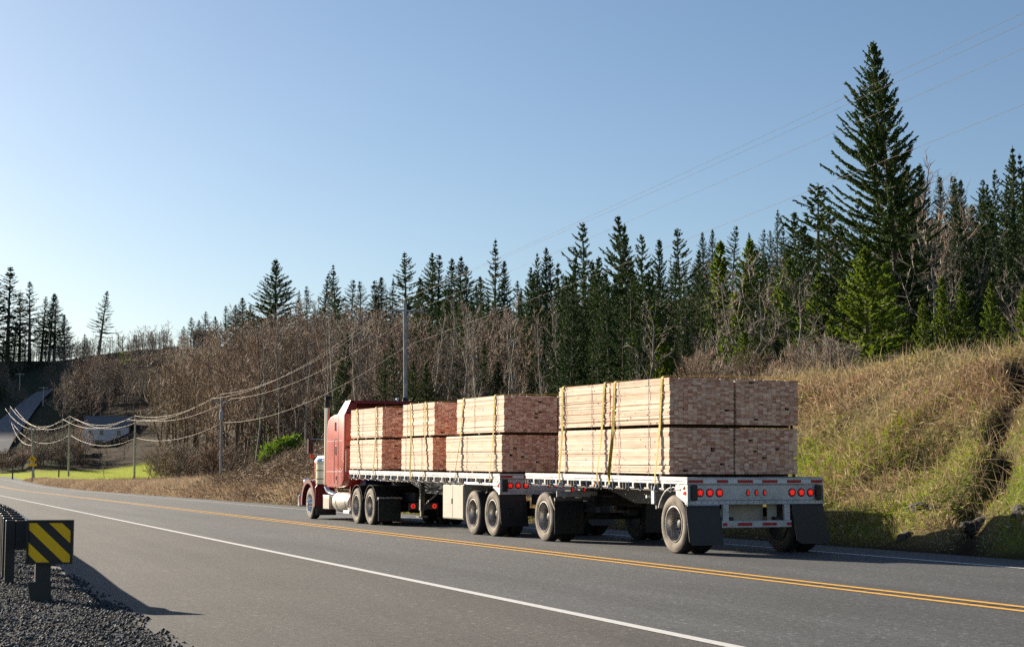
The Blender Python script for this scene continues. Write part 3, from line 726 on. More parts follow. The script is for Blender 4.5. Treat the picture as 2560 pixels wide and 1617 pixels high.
def bundle(label, group, x0, y0, L, zb, tilt, ya, za, full=True, rows=21, cols=14, left_col=True):
    """bundle of boards: x0 its left side, y0 its rear end, zb the height of its foot above the deck"""
    w = cols*BW
    lift = za + (y0 - ya)*math.tan(tilt) + zb
    e = empty('lumber_bundle', tw(x0 + random.uniform(-0.012, 0.012), y0 + random.uniform(-0.02, 0.02), lift), (tilt, 0, TT + random.uniform(-0.002, 0.002)))
    tag(e, label, 'lumber bundle', group)
    rnd = random.Random(hash(label) % 9999 if False else sum(map(ord, label)))
    jag = [rnd.uniform(-0.004, 0.012) for _ in range(rows)]
    for r in range(rows):
        for c in range(cols):
            edge = (c == 0 and left_col) or r == rows-1
            if not full and not edge: continue
            kind = rnd.choices((0, 1, 2, 3), (0.78, 0.09, 0.08, 0.05))[0]
            inset = rnd.uniform(-0.008, 0.010)
            if rnd.random() < 0.018 and r not in (0, rows-1) and c: inset = rnd.uniform(0.12, 0.35)      # a short board leaves a dark hole
            xj = c*BW + (jag[r] + rnd.uniform(-0.003, 0.003) if c == 0 else rnd.uniform(0, 0.0018))
            mesh_obj('board', board_mesh(L, kind), e, (xj, inset, 0.022 + r*BT + rnd.uniform(0, 0.0015)), (0, 0, rnd.uniform(-0.0012, 0.0012)))
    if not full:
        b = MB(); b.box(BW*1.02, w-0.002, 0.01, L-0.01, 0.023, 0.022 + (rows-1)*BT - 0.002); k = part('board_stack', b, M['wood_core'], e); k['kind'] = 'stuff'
    for yy in ((0.25, L*0.5, L-0.3) if L > 2.5 else (0.3, L-0.3)):
        b = MB(); b.box(0.01, w-0.01, yy, yy+0.09, -0.019, 0.021); part('bearer', b, M['bearer'], e)
    for yy in ((L*0.33, L*0.85) if L < 2.6 else (L*0.12, L*0.60)):
        b = MB(); zt = 0.022 + rows*BT + 0.002
        b.box(-0.010, -0.006, yy, yy+0.012, 0.0, zt+0.002); b.box(-0.006, w+0.002, yy, yy+0.012, zt+0.001, zt+0.003); b.box(-0.006, w+0.002, yy, yy+0.012, -0.002, 0.0)
        part('steel_band', b, M['frame'], e)
    return e
TIER = 0.842
X0, X1 = 0.05, 0.05 + 14*BW + 0.03
def tiers(stack, grp, y0s, Ls, tilt, ya, za, fulls):
    for tier in (0, 1):
        for side, x in ((0, X0), (1, X1)):
            lab = '%s %s lumber bundle in the %s' % (('lower', 'upper')[tier], ('left', 'right')[side], stack)
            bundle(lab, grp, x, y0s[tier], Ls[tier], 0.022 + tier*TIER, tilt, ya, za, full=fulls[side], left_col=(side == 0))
G1 = 'lumber bundles stacked on the flatbeds'
tiers('rearmost stack above the tail lamps', G1, (0.20, 0.18), (2.27, 2.30), tilt2, -0.52, 1.26, (True, True))
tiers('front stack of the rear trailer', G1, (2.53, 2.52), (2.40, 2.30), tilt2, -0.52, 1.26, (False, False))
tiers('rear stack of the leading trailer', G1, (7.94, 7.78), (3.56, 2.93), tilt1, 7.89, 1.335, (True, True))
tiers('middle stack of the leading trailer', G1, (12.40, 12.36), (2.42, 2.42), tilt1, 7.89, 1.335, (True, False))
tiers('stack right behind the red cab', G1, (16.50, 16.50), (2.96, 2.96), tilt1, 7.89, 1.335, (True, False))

def strap(label, y_top, y_bot, tilt, ya, za, w=0.085, out=0.05):
    zt = za + (y_top - ya)*math.tan(tilt) + 2*TIER + 0.012
    zd = za + (y_bot - ya)*math.tan(tilt)
    xe = X1 + 14*BW
    path = [(-0.03, y_bot, zd-0.20), (-0.022, y_bot, zd-0.12), (-0.030, y_bot, zd+0.02), (0.012, (y_top*0.35+y_bot*0.65), zd+0.55), (0.026, (y_top+y_bot)/2, zd+TIER), (0.030, y_top, zt-0.05), (0.045, y_top, zt-0.008),
            (0.09, y_top, zt+0.004), (0.55, y_top, zt+0.022), (1.3, y_top, zt+0.030), (2.05, y_top, zt+0.022), (xe-0.04, y_top, zt+0.004), (xe+0.012, y_top, zt-0.02), (xe+0.02, y_top, zd+0.2), (2.625, y_top, zd-0.12)]
    e = empty('cargo_strap', tw(0, 0, 0), (0, 0, TT)); tag(e, label, 'strap', 'yellow cargo straps over the lumber')
    vs = []; fs = []
    tw_ = random.uniform(-0.5, 0.5)
    for i, (x, y, z) in enumerate(path):
        a = Vector(path[max(i-1, 0)]); c = Vector(path[min(i+1, len(path)-1)]); d = (c-a).normalized()
        n = Vector((d.z, 0, -d.x)).normalized()
        side = Vector((0, 1, 0))
        if 1 < i < 5:                       # the webbing turns a little between load edge and winch
            side = (side + n*tw_*(1 if i != 4 else 0.4)).normalized()
        ww = w*(0.85 if i < 4 else 1)
        p = Vector((x, y, z))
        for q in (p - side*ww/2 - n*0.002, p + side*ww/2 - n*0.002, p + side*ww/2 + n*0.002, p - side*ww/2 + n*0.002): vs.append(tuple(q))
        if i:
            o = (i-1)*4
            for k in range(4): fs.append((o+k, o+(k+1) % 4, o+4+(k+1) % 4, o+4+k))
    b = MB(); b.add(vs, fs); part('webbing', b, M['strap'], e)
    b = MB(); b.tube([(-0.04, y_bot, zd-0.17), (-0.05, y_bot, zd-0.22), (-0.02, y_bot+0.01, zd-0.25), (0.0, y_bot+0.01, zd-0.2)], 0.012, 6); part('hook', b, M['chrome'], e)
for lab, yt, yb in (('strap at the nose of the rear trailer load', 4.62, 4.66), ('slack dark strap mid-way along the rear trailer load', 2.72, 2.93), ('bright broad strap mid-way along the rear trailer load', 2.28, 2.42), ('strap nearest the tail of the rear trailer', 0.42, 0.58)):
    strap('yellow ' + lab, yt, yb, tilt2, -0.52, 1.26)
for lab, yt, yb in (('strap nearest the tail of the leading trailer', 8.28, 8.42), ('front strap of the rear stack on the leading trailer', 10.25, 10.6), ('rear strap of the middle lumber stack', 12.95, 12.9), ('front strap of the middle lumber stack', 14.1, 13.9), ('rear strap of the stack behind the cab', 17.05, 17.0), ('strap nearest the red cab', 18.85, 18.5)):
    strap('yellow ' + lab, yt, yb, tilt1, 7.89, 1.335)

# ------------------------------------------------------------------ tractor
tr = empty('truck_tractor', tw(0, 0, 0), (0, 0, TT)); tag(tr, 'red long-nose sleeper tractor with chrome exhaust stacks pulling the lumber trailers', 'truck')
b = MB(); b.box(0.86, 0.95, 16.2, 24.9, 0.62, 0.86); b.box(1.65, 1.74, 16.2, 24.9, 0.62, 0.86)
for y in (16.5, 18.1, 20.2, 22.4): b.box(0.95, 1.65, y, y+0.1, 0.66, 0.82)
part('chassis', b, M['frame'], tr)
for y in (17.44, 18.73):
    b = MB(); b.lathe([(0.3, 0.07), (2.3, 0.07)], 'x', c=(0, y, 0.485), n=12); b.lathe([(1.1, 0.05), (1.15, 0.2), (1.45, 0.2), (1.5, 0.05)], 'x', c=(0, y, 0.5), n=14); part('drive_axle', b, M['frame'], tr, True)
    add_dual(tr, y, 0.0); add_dual(tr, y, 2.6, True)
# steering wheels
def steer_meshes():
    t = MB(); R = 0.485; t.mi = 1
    t.lathe([(0.02, 0.29), (0.0, 0.36), (0.01, 0.43), (0.03, 0.465)], 'x', n=36, caps=False); t.mi = 0
    t.lathe([(0.03, 0.465), (0.06, R), (0.22, R), (0.26, 0.46), (0.28, 0.38), (0.26, 0.29)], 'x', n=36, caps=False)
    r = MB(); r.lathe([(0.02, 0.29), (0.0, 0.285), (0.02, 0.26), (0.07, 0.245), (0.085, 0.20), (0.02, 0.14), (-0.01, 0.12), (-0.05, 0.085), (-0.075, 0.06), (-0.08, 0.0)], 'x', n=30, caps=False)
    h = MB()
    for k in range(10):
        a = 2*math.pi*k/10; h.lathe([(-0.035, 0.0), (-0.03, 0.016), (0.04, 0.018)], 'x', c=(0, 0.165*math.cos(a), 0.165*math.sin(a)), n=8)
    return r.mesh('wheel', [M['chrome']], True), t.mesh('tyre', [M['tyre'], M['tyre_dust']], True), h.mesh('wheel_nut', [M['chrome']], True)
ra, ta, ha = steer_meshes()
for x, f in ((0.08, 0), (2.52, math.pi)):
    w = mesh_obj('wheel', ra, tr, (x, 24.01, 0.485), (0, 0, f)); mesh_obj('tyre', ta, w); mesh_obj('wheel_nut', ha, w)
b = MB(); b.box(0.4, 2.2, 23.95, 24.08, 0.42, 0.52); part('front_axle', b, M['frame'], tr)
# sleeper
SX0, SX1, SY0, SY1 = 0.05, 2.55, 20.14, 22.0
prof = [(SY1, 1.00), (SY1, 2.75), (SY1-0.03, 2.83), (SY1-0.12, 2.93), (SY1-0.35, 3.02), (SY1-0.75, 3.07), (SY0+0.25, 3.09), (SY0+0.06, 3.08), (SY0, 3.05), (SY0, 1.20), (SY0+0.22, 1.03), (SY0+0.55, 0.97), (SY1-0.05, 0.97)]
b = MB()
ins = 0.05
n = len(prof)
cyc, czc = 21.1, 2.0
def inset(q, d): 
    v = np.array([q[0]-cyc, q[1]-czc]); L_ = np.linalg.norm(v); return tuple(np.array(q) - v/L_*d*1.2)
rings = [(SX0, [inset(q, ins) for q in prof]), (SX0+0.012, [inset(q, 0.02) for q in prof]), (SX0+ins, prof), (SX1-ins, prof), (SX1-0.012, [inset(q, 0.02) for q in prof]), (SX1, [inset(q, ins) for q in prof])]
vs = [(x, q[0], q[1]) for x, r_ in rings for q in r_]; fs = [tuple(range(n))[::-1], tuple((len(rings)-1)*n + k for k in range(n))]
for i in range(len(rings)-1): fs += [(i*n+k, i*n+(k+1) % n, (i+1)*n+(k+1) % n, (i+1)*n+k) for k in range(n)]
b.add(vs, fs); slp = part('sleeper', b, M['red'], tr, True, label='tall red sleeper box')
def rrect(cy, cz, w, h, r, seg=5):
    out = []
    for (sy, sz, a0) in ((1, 1, 0), (-1, 1, 90), (-1, -1, 180), (1, -1, 270)):
        for k in range(seg+1):
            a = math.radians(a0 + 90*k/seg); out.append((cy + sy*(w/2-r) + r*math.cos(a), cz + sz*(h/2-r) + r*math.sin(a)))
    return out
# vertical sleeper door with raised seal, slot window and handle
b = MB(); o_ = rrect(20.95, 1.72, 0.44, 1.30, 0.13); i_ = rrect(20.95, 1.72, 0.40, 1.26, 0.11)
nn = len(o_); vs = [(SX0-0.008, *q) for q in o_] + [(SX0-0.008, *q) for q in i_] + [(SX0+0.002, *q) for q in o_] + [(SX0+0.002, *q) for q in i_]
fs = [(k, (k+1) % nn, nn+(k+1) % nn, nn+k) for k in range(nn)] + [(k, (k+1) % nn, 2*nn+(k+1) % nn, 2*nn+k) for k in range(nn)] + [(nn+k, nn+(k+1) % nn, 3*nn+(k+1) % nn, 3*nn+k) for k in range(nn)]
b.add(vs, fs); dr = part('sleeper_door_seal', b, M['plastic'], slp)
for cz, h in ((2.72, 0.26), (2.03, 0.26)):
    b = MB(); b.prism(rrect(21.02 if cz > 2.5 else 20.98, cz, 0.085, h, 0.035), SX0-0.022, SX0+0.002, 'x'); part('vent_window', b, M['chrome'], slp)
b = MB(); b.prism(rrect(20.93, 1.24, 0.06, 0.12, 0.02), SX0-0.02, SX0+0.002, 'x'); part('door_handle', b, M['chrome'], slp)
for z in (2.30, 1.42):
    b = MB(); b.box(SX0-0.004, SX0+0.001, SY0+0.12, SY1-0.03, z, z+0.010); part('trim_line', b, M['tape_white'], slp)
b = MB(); b.box(SX0-0.003, SX0+0.001, 20.72, 20.73, 1.0, 3.0); part('panel_joint', b, M['plastic'], slp)
b = MB(); b.tube([(0.10, SY0, 2.03), (0.10, SY0-0.05, 2.03), (0.10, SY0-0.05, 1.42), (0.10, SY0, 1.42)], 0.014, 8); part('grab_handle', b, M['chrome'], slp, True)
b = MB(); b.box(0.12, 1.2, SY0-0.015, SY0+0.005, 2.08, 2.15, 0.004); part('rear_strip', b, M['plastic'], slp)
b = MB(); b.box(0.42, 0.60, SY0-0.012, SY0+0.004, 2.52, 2.84, 0.004); part('rear_panel', b, M['tape_white'], slp)
# roof fairing: sloped sides, open rear with a dark hollow
b = MB()
fx0, fx1 = 0.10, 2.50; fy0 = SY0+0.10
rear = [(fx0, 3.08), (fx0+0.14, 3.40), (fx0+0.17, 3.45), (fx1-0.17, 3.45), (fx1-0.14, 3.40), (fx1, 3.08)]
mid = [(x, z) for x, z in rear]; front = [(fx0+0.05, 3.0), (fx0+0.22, 3.14), (fx0+0.25, 3.17), (fx1-0.25, 3.17), (fx1-0.22, 3.14), (fx1-0.05, 3.0)]
vs = [(x, fy0, z) for x, z in rear] + [(x, fy0+0.55, z) for x, z in mid] + [(x, SY1-0.25, z) for x, z in front]
# rim of the open rear
ri = [(0.42, 3.10), (0.45, 3.36), (0.45, 3.36), (fx1-0.42, 3.36), (fx1-0.42, 3.36), (fx1-0.38, 3.10)]
vs += [(x, fy0, z) for x, z in ri] + [(x, fy0+0.5, z) for x, z in ri]
fs = []
for a_, c_ in ((0, 6), (6, 12)): fs += [(a_+k, a_+k+1, c_+k+1, c_+k) for k in range(5)]
fs += [(12, 13, 14, 15, 16, 17)]
for k in (0, 2, 4): fs.append((k, k+1, 18+k+1, 18+k)) if k != 2 else fs.append((2, 3, 21, 20))
fs += [(18, 19, 25, 24), (20, 21, 27, 26), (22, 23, 29, 28), (24, 25, 27, 29)]
b.add(vs, fs); fair = part('roof_fairing', b, M['maroon'], tr, False, label='dark red roof fairing, hollow behind')
b = MB(); b.box(1.28, 1.32, fy0+0.0, fy0+0.04, 3.10, 3.36); part('fairing_strut', b, M['maroon'], fair)
b = MB(); b.tube([(1.70, fy0+0.1, 3.44), (1.70, fy0+0.12, 3.50), (1.72, fy0+0.30, 3.52)], 0.03, 8); part('roof_horn', b, M['chrome'], fair, True)
# cab, hood, windows (mostly hidden behind the sleeper)
b = MB(); b.prism([(22.0, 0.95), (22.0, 2.62), (22.55, 2.66), (23.0, 2.60), (23.30, 2.02), (23.35, 0.95)], 0.42, 2.18, 'x'); cab = part('cab', b, M['red'], tr)
b = MB(); b.prism([(22.25, 1.95), (22.25, 2.48), (22.85, 2.48), (23.10, 1.95)], 0.41, 0.42, 'x'); b.prism([(22.25, 1.95), (22.25, 2.48), (22.85, 2.48), (23.10, 1.95)], 2.18, 2.19, 'x'); part('side_window', b, M['glass_dark'], cab)
b = MB(); b.add([(0.52, 23.32, 2.05), (2.08, 23.32, 2.05), (2.06, 23.06, 2.55), (0.54, 23.06, 2.55)], [(0, 1, 2, 3)]); part('windscreen', b, M['glass_dark'], cab)
b = MB(); b.box(0.44, 2.16, 22.9, 23.25, 2.58, 2.62); part('sun_visor', b, M['chrome'], cab)
b = MB(); b.prism([(0.62, 1.0), (0.58, 1.75), (0.70, 1.93), (1.90, 1.93), (2.02, 1.75), (1.98, 1.0)], 23.35, 25.4, 'y'); hd = part('hood', b, M['red'], tr)
b = MB(); b.box(0.66, 1.94, 25.40, 25.48, 0.9, 1.85, 0.03); part('grille', b, M['chrome'], hd)
b = MB(); b.box(0.10, 2.50, 25.35, 25.55, 0.35, 0.72, 0.04); part('front_bumper', b, M['chrome'], tr)
for x in (0.30, 2.30):
    b = MB(); b.lathe([(-0.12, 0.05), (0.0, 0.11), (0.03, 0.11)], 'y', c=(x, 25.2, 1.12), n=16); part('headlight', b, M['chrome'], tr, True)
# front fenders: an arched band round the wheel, deep skirt behind it
for x0, x1 in ((0.04, 0.62), (1.98, 2.56)):
    an = np.linspace(math.radians(-8), math.radians(192), 22)
    cyf = 24.10
    outr = [(cyf - 0.78*math.cos(a)*(-1)*-1, 0.50 + 0.70*max(math.sin(a), -0.2)) for a in an]
    outr = [(cyf + 0.80*math.cos(a), 0.50 + 0.70*math.sin(a)) for a in an]; innr = [(cyf + 0.68*math.cos(a), 0.50 + 0.58*math.sin(a)) for a in an[::-1]]
    b = MB(); b.prism(outr + innr, x0, x1, 'x'); b.box(x0+0.02, x1, cyf-0.80, cyf-0.69, 0.38, 0.60)
    part('fender', b, M['maroon'], tr, True)
b = MB(); b.prism([(0.04, 0.40), (0.66, 0.40), (0.66, 1.15), (0.16, 1.12), (0.06, 0.95)], 23.26, 23.30, 'y'); part('fender_skirt', b, M['maroon'], tr)  # shade of this rear-facing side is put into the colour
mf = empty('mud_flap', (0, 0, 0)); 
bpy.data.objects.remove(mf)
b = MB(); b.box(0.08, 0.70, 23.22, 23.235, 0.13, 0.40, 0.004); fl = part('mud_flap', b, M['rubber'], tr, label='short black flap with a white lettered plate')
b = MB(); b.box(0.32, 0.63, 23.212, 23.220, 0.30, 0.40); pl = part('name_plate', b, M['tape_white'], fl)
b = MB()
for x, w_ in ((0.35, 0.03), (0.42, 0.012), (0.45, 0.03), (0.50, 0.012), (0.53, 0.03), (0.58, 0.02)): b.box(x, x+w_, 23.208, 23.212, 0.33, 0.375)
part('lettering', b, M['plastic'], pl)
b = MB(); b.box(0.32, 0.63, 23.208, 23.212, 0.295, 0.305); part('red_edge', b, M['tape_red'], pl)
b = MB(); b.box(-0.02, 0.0, 25.0, 25.06, 1.0, 1.05); 
b = MB(); b.lathe([(-0.03, 0.0), (0.0, 0.03), (0.02, 0.03)], 'x', c=(0.02, 24.85, 1.05), n=10); part('turn_lamp', b, M['lamp_amber'], tr, True)
# exhaust stacks with turned black tips
for x in (0.10, 2.50):
    b = MB(); b.tube([(x, 22.18, 1.05), (x, 22.18, 3.30)], 0.075, 18); st = part('exhaust_stack', b, M['chrome'], tr, True)
    b = MB(); b.tube([(x, 22.18, 3.30), (x, 22.18, 3.46), (x, 22.16, 3.53), (x, 22.08, 3.60)], 0.07, 14, r_list=[0.07, 0.075, 0.08, 0.085]); part('exhaust_tip', b, M['plastic'], st, True)
    b = MB(); b.tube([(x, 22.18, 1.10), (x, 22.18, 0.98), (x+0.02, 22.05, 0.86), (x+(0.2 if x < 1 else -0.2), 21.6, 0.78), (x+(0.5 if x < 1 else -0.5), 21.3, 0.75)], 0.065, 12); part('exhaust_elbow', b, M['chrome'], st, True)
# air cleaner, intake snorkel
for x in (0.28, 2.32):
    b = MB(); b.lathe([(1.04, 0.16), (1.06, 0.205), (1.66, 0.205), (1.68, 0.225), (1.72, 0.225), (1.74, 0.20), (1.80, 0.19), (1.83, 0.12)], 'z', c=(x, 23.28, 0), n=26); ac = part('air_cleaner', b, M['chrome'], tr, True)
    for z in (1.20, 1.45):
        b = MB(); b.lathe([(z, 0.208), (z, 0.212), (z+0.03, 0.212), (z+0.03, 0.208)], 'z', c=(x, 23.28, 0), n=26, caps=False); part('band', b, M['steel'], ac, True)
# mirrors
for x, s in ((-0.10, 1), (2.70, -1)):
    b = MB(); b.box(x-0.02, x+0.13, 23.42, 23.46, 1.98, 2.40, 0.015) ; mr_ = part('side_mirror', b, M['plastic'], tr)
    b = MB(); b.box(x-0.045, x-0.02, 23.42, 23.52, 1.97, 2.41, 0.01); part('mirror_shell', b, M['chrome'], mr_)
    b = MB(); b.tube([(x+0.05, 23.46, 2.41), (x+0.52*s, 23.1, 2.41)], 0.012, 6); b.tube([(x+0.05, 23.46, 1.97), (x+0.52*s, 23.1, 1.97)], 0.012, 6); b.tube([(x+0.10*s, 23.45, 2.0), (x+0.52*s, 23.1, 2.28)], 0.010, 6); part('mirror_arm', b, M['chrome'], mr_)
    b = MB(); b.box(x+0.03, x+0.13, 23.40, 23.46, 1.84, 1.93, 0.01); part('marker_lamp', b, M['lamp_red'], mr_)
b = MB(); b.tube([(-0.02, 23.5, 2.40), (-0.02, 23.5, 3.55)], 0.006, 5); part('antenna', b, M['tape_red'], tr)
# fuel tanks, battery box, steps
for x in (0.36, 2.24):
    b = MB(); b.lathe([(0, 0.24), (0.02, 0.285), (0.05, 0.30), (1.65, 0.30), (1.68, 0.285), (1.70, 0.24)], 'y', c=(x, 19.72, 0.56), n=32); fk = part('fuel_tank', b, M['tank'], tr, True)
    for y in (20.02, 20.98):
        b = MB(); b.lathe([(0, 0.302), (0, 0.308), (0.035, 0.308), (0.035, 0.302)], 'y', c=(x, y, 0.56), n=32, caps=False); part('tank_strap', b, M['frame'], fk)
    b = MB(); b.lathe([(0.86, 0.04), (0.90, 0.04)], 'z', c=(x, 20.5, 0), n=12); part('filler_cap', b, M['chrome'], fk)
for x in (0.04, 2.14):
    b = MB(); b.box(x, x+0.42, 21.62, 22.30, 0.34, 0.68, 0.012); bx_ = part('battery_box', b, M['tank'], tr)
    b = MB(); b.box(x-0.004, x+0.424, 21.61, 22.31, 0.685, 0.745, 0.01); part('lid', b, M['alu'], bx_)
b = MB(); b.box(0.02, 0.34, 19.45, 20.05, 0.25, 0.34, 0.006); part('step', b, M['tape_white'], tr)
b = MB(); b.box(0.06, 0.30, 19.45, 19.49, 0.34, 0.62); part('step_bracket', b, M['alu'], tr)
b = MB(); b.box(0.02, 2.58, 19.33, 19.37, 0.45, 1.0); part('quarter_fender', b, M['maroon'], tr)
for x in (0.02, 1.98):
    an = np.linspace(math.radians(20), math.radians(165), 14)
    for yc in (17.44, 18.73):
        b = MB(); b.prism([(yc + 0.60*math.cos(a), 0.50 + 0.56*math.sin(a)) for a in an] + [(yc + 0.585*math.cos(a), 0.50 + 0.545*math.sin(a)) for a in an[::-1]], x, x+0.60, 'x'); part('drive_fender', b, M['plastic'], tr, True)
    b = MB(); b.box(x, x+0.62, 16.68, 16.70, 0.12, 0.70, 0.004); part('mud_flap', b, M['rubber'], tr, label='black flap behind the drive wheels')
    b = MB(); b.box(x, x+0.66, 16.70, 16.76, 0.68, 0.74); part('flap_hanger', b, M['alu'], tr)
b = MB(); b.box(0.3, 2.3, 18.0, 18.7, 0.90, 1.02, 0.02); b.lathe([(1.02, 0.45), (1.12, 0.45)], 'z', c=(1.3, 18.1, 0), n=24); part('fifth_wheel', b, M['frame'], tr)
b = MB(); b.box(0.5, 2.1, 19.5, 20.0, 0.88, 1.18, 0.02); part('air_tank_cover', b, mat('blue_air_lines', (0.01, 0.02, 0.10), 0.4), tr)
b = MB(); b.box(0.69, 1.50, 16.15, 16.19, 0.42, 0.60, 0.01); lb = part('tail_lamp_panel', b, M['steel'], tr)
for x in (0.80, 1.39):
    b = MB(); b.mi = 0; b.lathe([(0.0, 0.062), (-0.015, 0.062), (-0.02, 0.045)], 'y', c=(x, 16.15, 0.51), n=16, caps=False); b.mi = 1; b.lathe([(-0.02, 0.045), (-0.02, 0.022)], 'y', c=(x, 16.15, 0.51), n=16, caps=False); b.mi = 2; b.lathe([(-0.02, 0.022), (-0.022, 0.0)], 'y', c=(x, 16.15, 0.51), n=16, caps=False)
    part('tail_lamp', b, [M['lamp_led'], M['lamp_led'], M['plastic']], lb)

# ------------------------------------------------------------------ guard rail, hazard marker, gravel
GR = empty('guard_rail', (*os_xy(0, 0), 0), (0, 0, TH)); tag(GR, 'dark steel guard rail on closely set posts along the gravel edge, seen end on', 'guard rail')
GO = 1.46          # outer face of the rail, distance from axis
def gx(s):         # the rail drifts away from the road towards its near end
    return float(np.interp(s, [17, 20.7, 25, 30, 60], [1.36, 1.42, 1.58, 1.70, 1.74]))
def post_m():
    b = MB(); b.box(-0.055, 0.055, -0.05, 0.05, -0.1, 0.75, 0.006); return b.mesh('post', [M['post_black']])
def block_m():
    b = MB(); b.box(0.0, 0.15, -0.05, 0.05, 0.40, 0.745, 0.006); return b.mesh('block', [M['post_black']])
pm, bm_ = post_m(), block_m()
s = 20.1; k = 0
while s < 70:
    mesh_obj('post', pm, GR, (gx(s) - 0.29, s, 0)); mesh_obj('block', bm_, GR, (gx(s) - 0.235, s, 0)); s += 1.32
b = MB(); ss = np.arange(17.5, 71, 0.5)
prof = [(0.0, 0.43), (0.03, 0.455), (0.082, 0.475), (0.082, 0.525), (0.03, 0.56), (0.0, 0.59), (0.03, 0.62), (0.082, 0.655), (0.082, 0.705), (0.03, 0.725), (0.0, 0.755)]
prof2 = [(x - 0.004, z) for x, z in prof[::-1]]
pp = prof + prof2; n = len(pp); vs = []; fs = []
for i, s_ in enumerate(ss):
    for x, z in pp: vs.append((gx(s_) - 0.09 + x, s_, z))
    if i: fs += [((i-1)*n+k, (i-1)*n+(k+1) % n, i*n+(k+1) % n, i*n+k) for k in range(n)]
b.add(vs, fs + [tuple(range(n))[::-1]]); part('rail', b, M['galv'], GR)
# end post, with its angled foot, and the striped marker on the rail end
hp = ground_pt(98, 1500)
ho = hp[0]*TC + hp[1]*TS; hs = -hp[0]*TS + hp[1]*TC
b = MB(); b.box(ho-0.045, ho+0.105, hs+0.0, hs+0.14, 0.0, 0.72, 0.006); b.prism([(ho-0.125, 0.19), (ho+0.11, 0.20), (ho+0.115, -0.02), (ho-0.09, -0.02)], hs-0.03, hs+0.0, 'y'); part('end_post', b, M['post_black'], GR)
b = MB(); b.box(ho-0.02, ho+0.16, hs+0.02, hs+0.55, 0.40, 0.76, 0.01); part('rail_end_shoe', b, M['post_black'], GR)
HM = empty('hazard_marker', (hp[0], hp[1], 0), (0, 0, math.radians(4))); tag(HM, 'square sign with slanting yellow and black stripes on the guard rail end', 'road sign')
hw = 0.235; hz0, hz1 = 0.372, 0.822
cx_ = at(123.5, 1357, hp[1] - 0.06)[0] - hp[0]
b = MB(); b.box(cx_-hw, cx_+hw, -0.055, -0.035, hz0, hz1); part('panel', b, M['sign_black'], HM)
b = MB()
for (a0, a1, c0, c1) in ((cx_-hw, cx_+hw, hz1-0.022, hz1), (cx_-hw, cx_+hw, hz0, hz0+0.018), (cx_-hw, cx_-hw+0.018, hz0+0.018, hz1-0.022), (cx_+hw-0.022, cx_+hw, hz0+0.018, hz1-0.022)): b.box(a0, a1, -0.075, -0.055, c0, c1)
part('rim', b, M['post_black'], HM)
def stripe(q):      # q in crop pixels of the sign face, face square 455..1118 x 180..830
    def T(x, y): return (cx_ - hw + (x-427)/(1160-427)*2*hw, hz1 - (y-132)/(850-132)*(hz1-hz0))
    b = MB(); b.prism([T(*p) for p in q], -0.060, -0.0555, 'y'); part('stripe', b, M['sign_yellow'], HM)
stripe([(458, 182), (575, 182), (1115, 705), (1115, 822), (1005, 822), (458, 292)])
stripe([(770, 182), (975, 182), (1115, 312), (1115, 515)])
stripe([(458, 500), (795, 825), (590, 828), (458, 692)])

def stones():
    N = 42000
    o = RNG.uniform(-1.6, 2.02, N); s = 9.5 + 22*RNG.uniform(0, 1, N)**1.5
    wob = 1.90 + 0.10*np.sin(s*1.3) + 0.06*np.sin(s*3.9+1)
    keep = (o < wob + RNG.exponential(0.06, N)); o = o[keep]; s = s[keep]; N = len(o)
    X = o*TC - s*TS; Y = o*TS + s*TC; Z = terrain(X, Y) + 0.008
    Z = np.where(o > SH_L, 0.008, Z); Z = np.maximum(Z, -0.05 + 0.006)
    r = RNG.uniform(0.007, 0.020, N)*np.where(RNG.uniform(size=N) < 0.05, 1.9, 1)
    base = np.array([[1, 0, 0], [-1, 0, 0], [0, 1, 0], [0, -1, 0], [0, 0, 1], [0, 0, -1]], float)
    V = base[None]*r[:, None, None]*RNG.uniform(0.55, 1.25, (N, 6, 1)) * np.array([1, 1, 0.75]) + RNG.normal(0, 0.18, (N, 6, 3))*r[:, None, None]
    a = RNG.uniform(0, 6.28, N); c, s_ = np.cos(a)[:, None], np.sin(a)[:, None]
    V = np.stack([V[..., 0]*c - V[..., 1]*s_, V[..., 0]*s_ + V[..., 1]*c, V[..., 2]], -1)
    V = V + np.stack([X, Y, Z], -1)[:, None]
    f = np.array([[0, 2, 4], [2, 1, 4], [1, 3, 4], [3, 0, 4], [2, 0, 5], [1, 2, 5], [3, 1, 5], [0, 3, 5]])
    F = (np.arange(N)*6)[:, None, None] + f[None]
    g = RNG.uniform(0.025, 0.12, N); g = np.where(RNG.uniform(size=N) < 0.05, RNG.uniform(0.2, 0.42, N), g)
    C = np.repeat(np.stack([g*0.97, g, g*1.06], -1)[:, None], 6, 1).reshape(-1, 3)
    me = fast_mesh('gravel', V.reshape(-1, 3), F.reshape(-1, 3), M['gravel'], False, attr=C)
    tag(mesh_obj('gravel', me), kind='stuff')
stones()

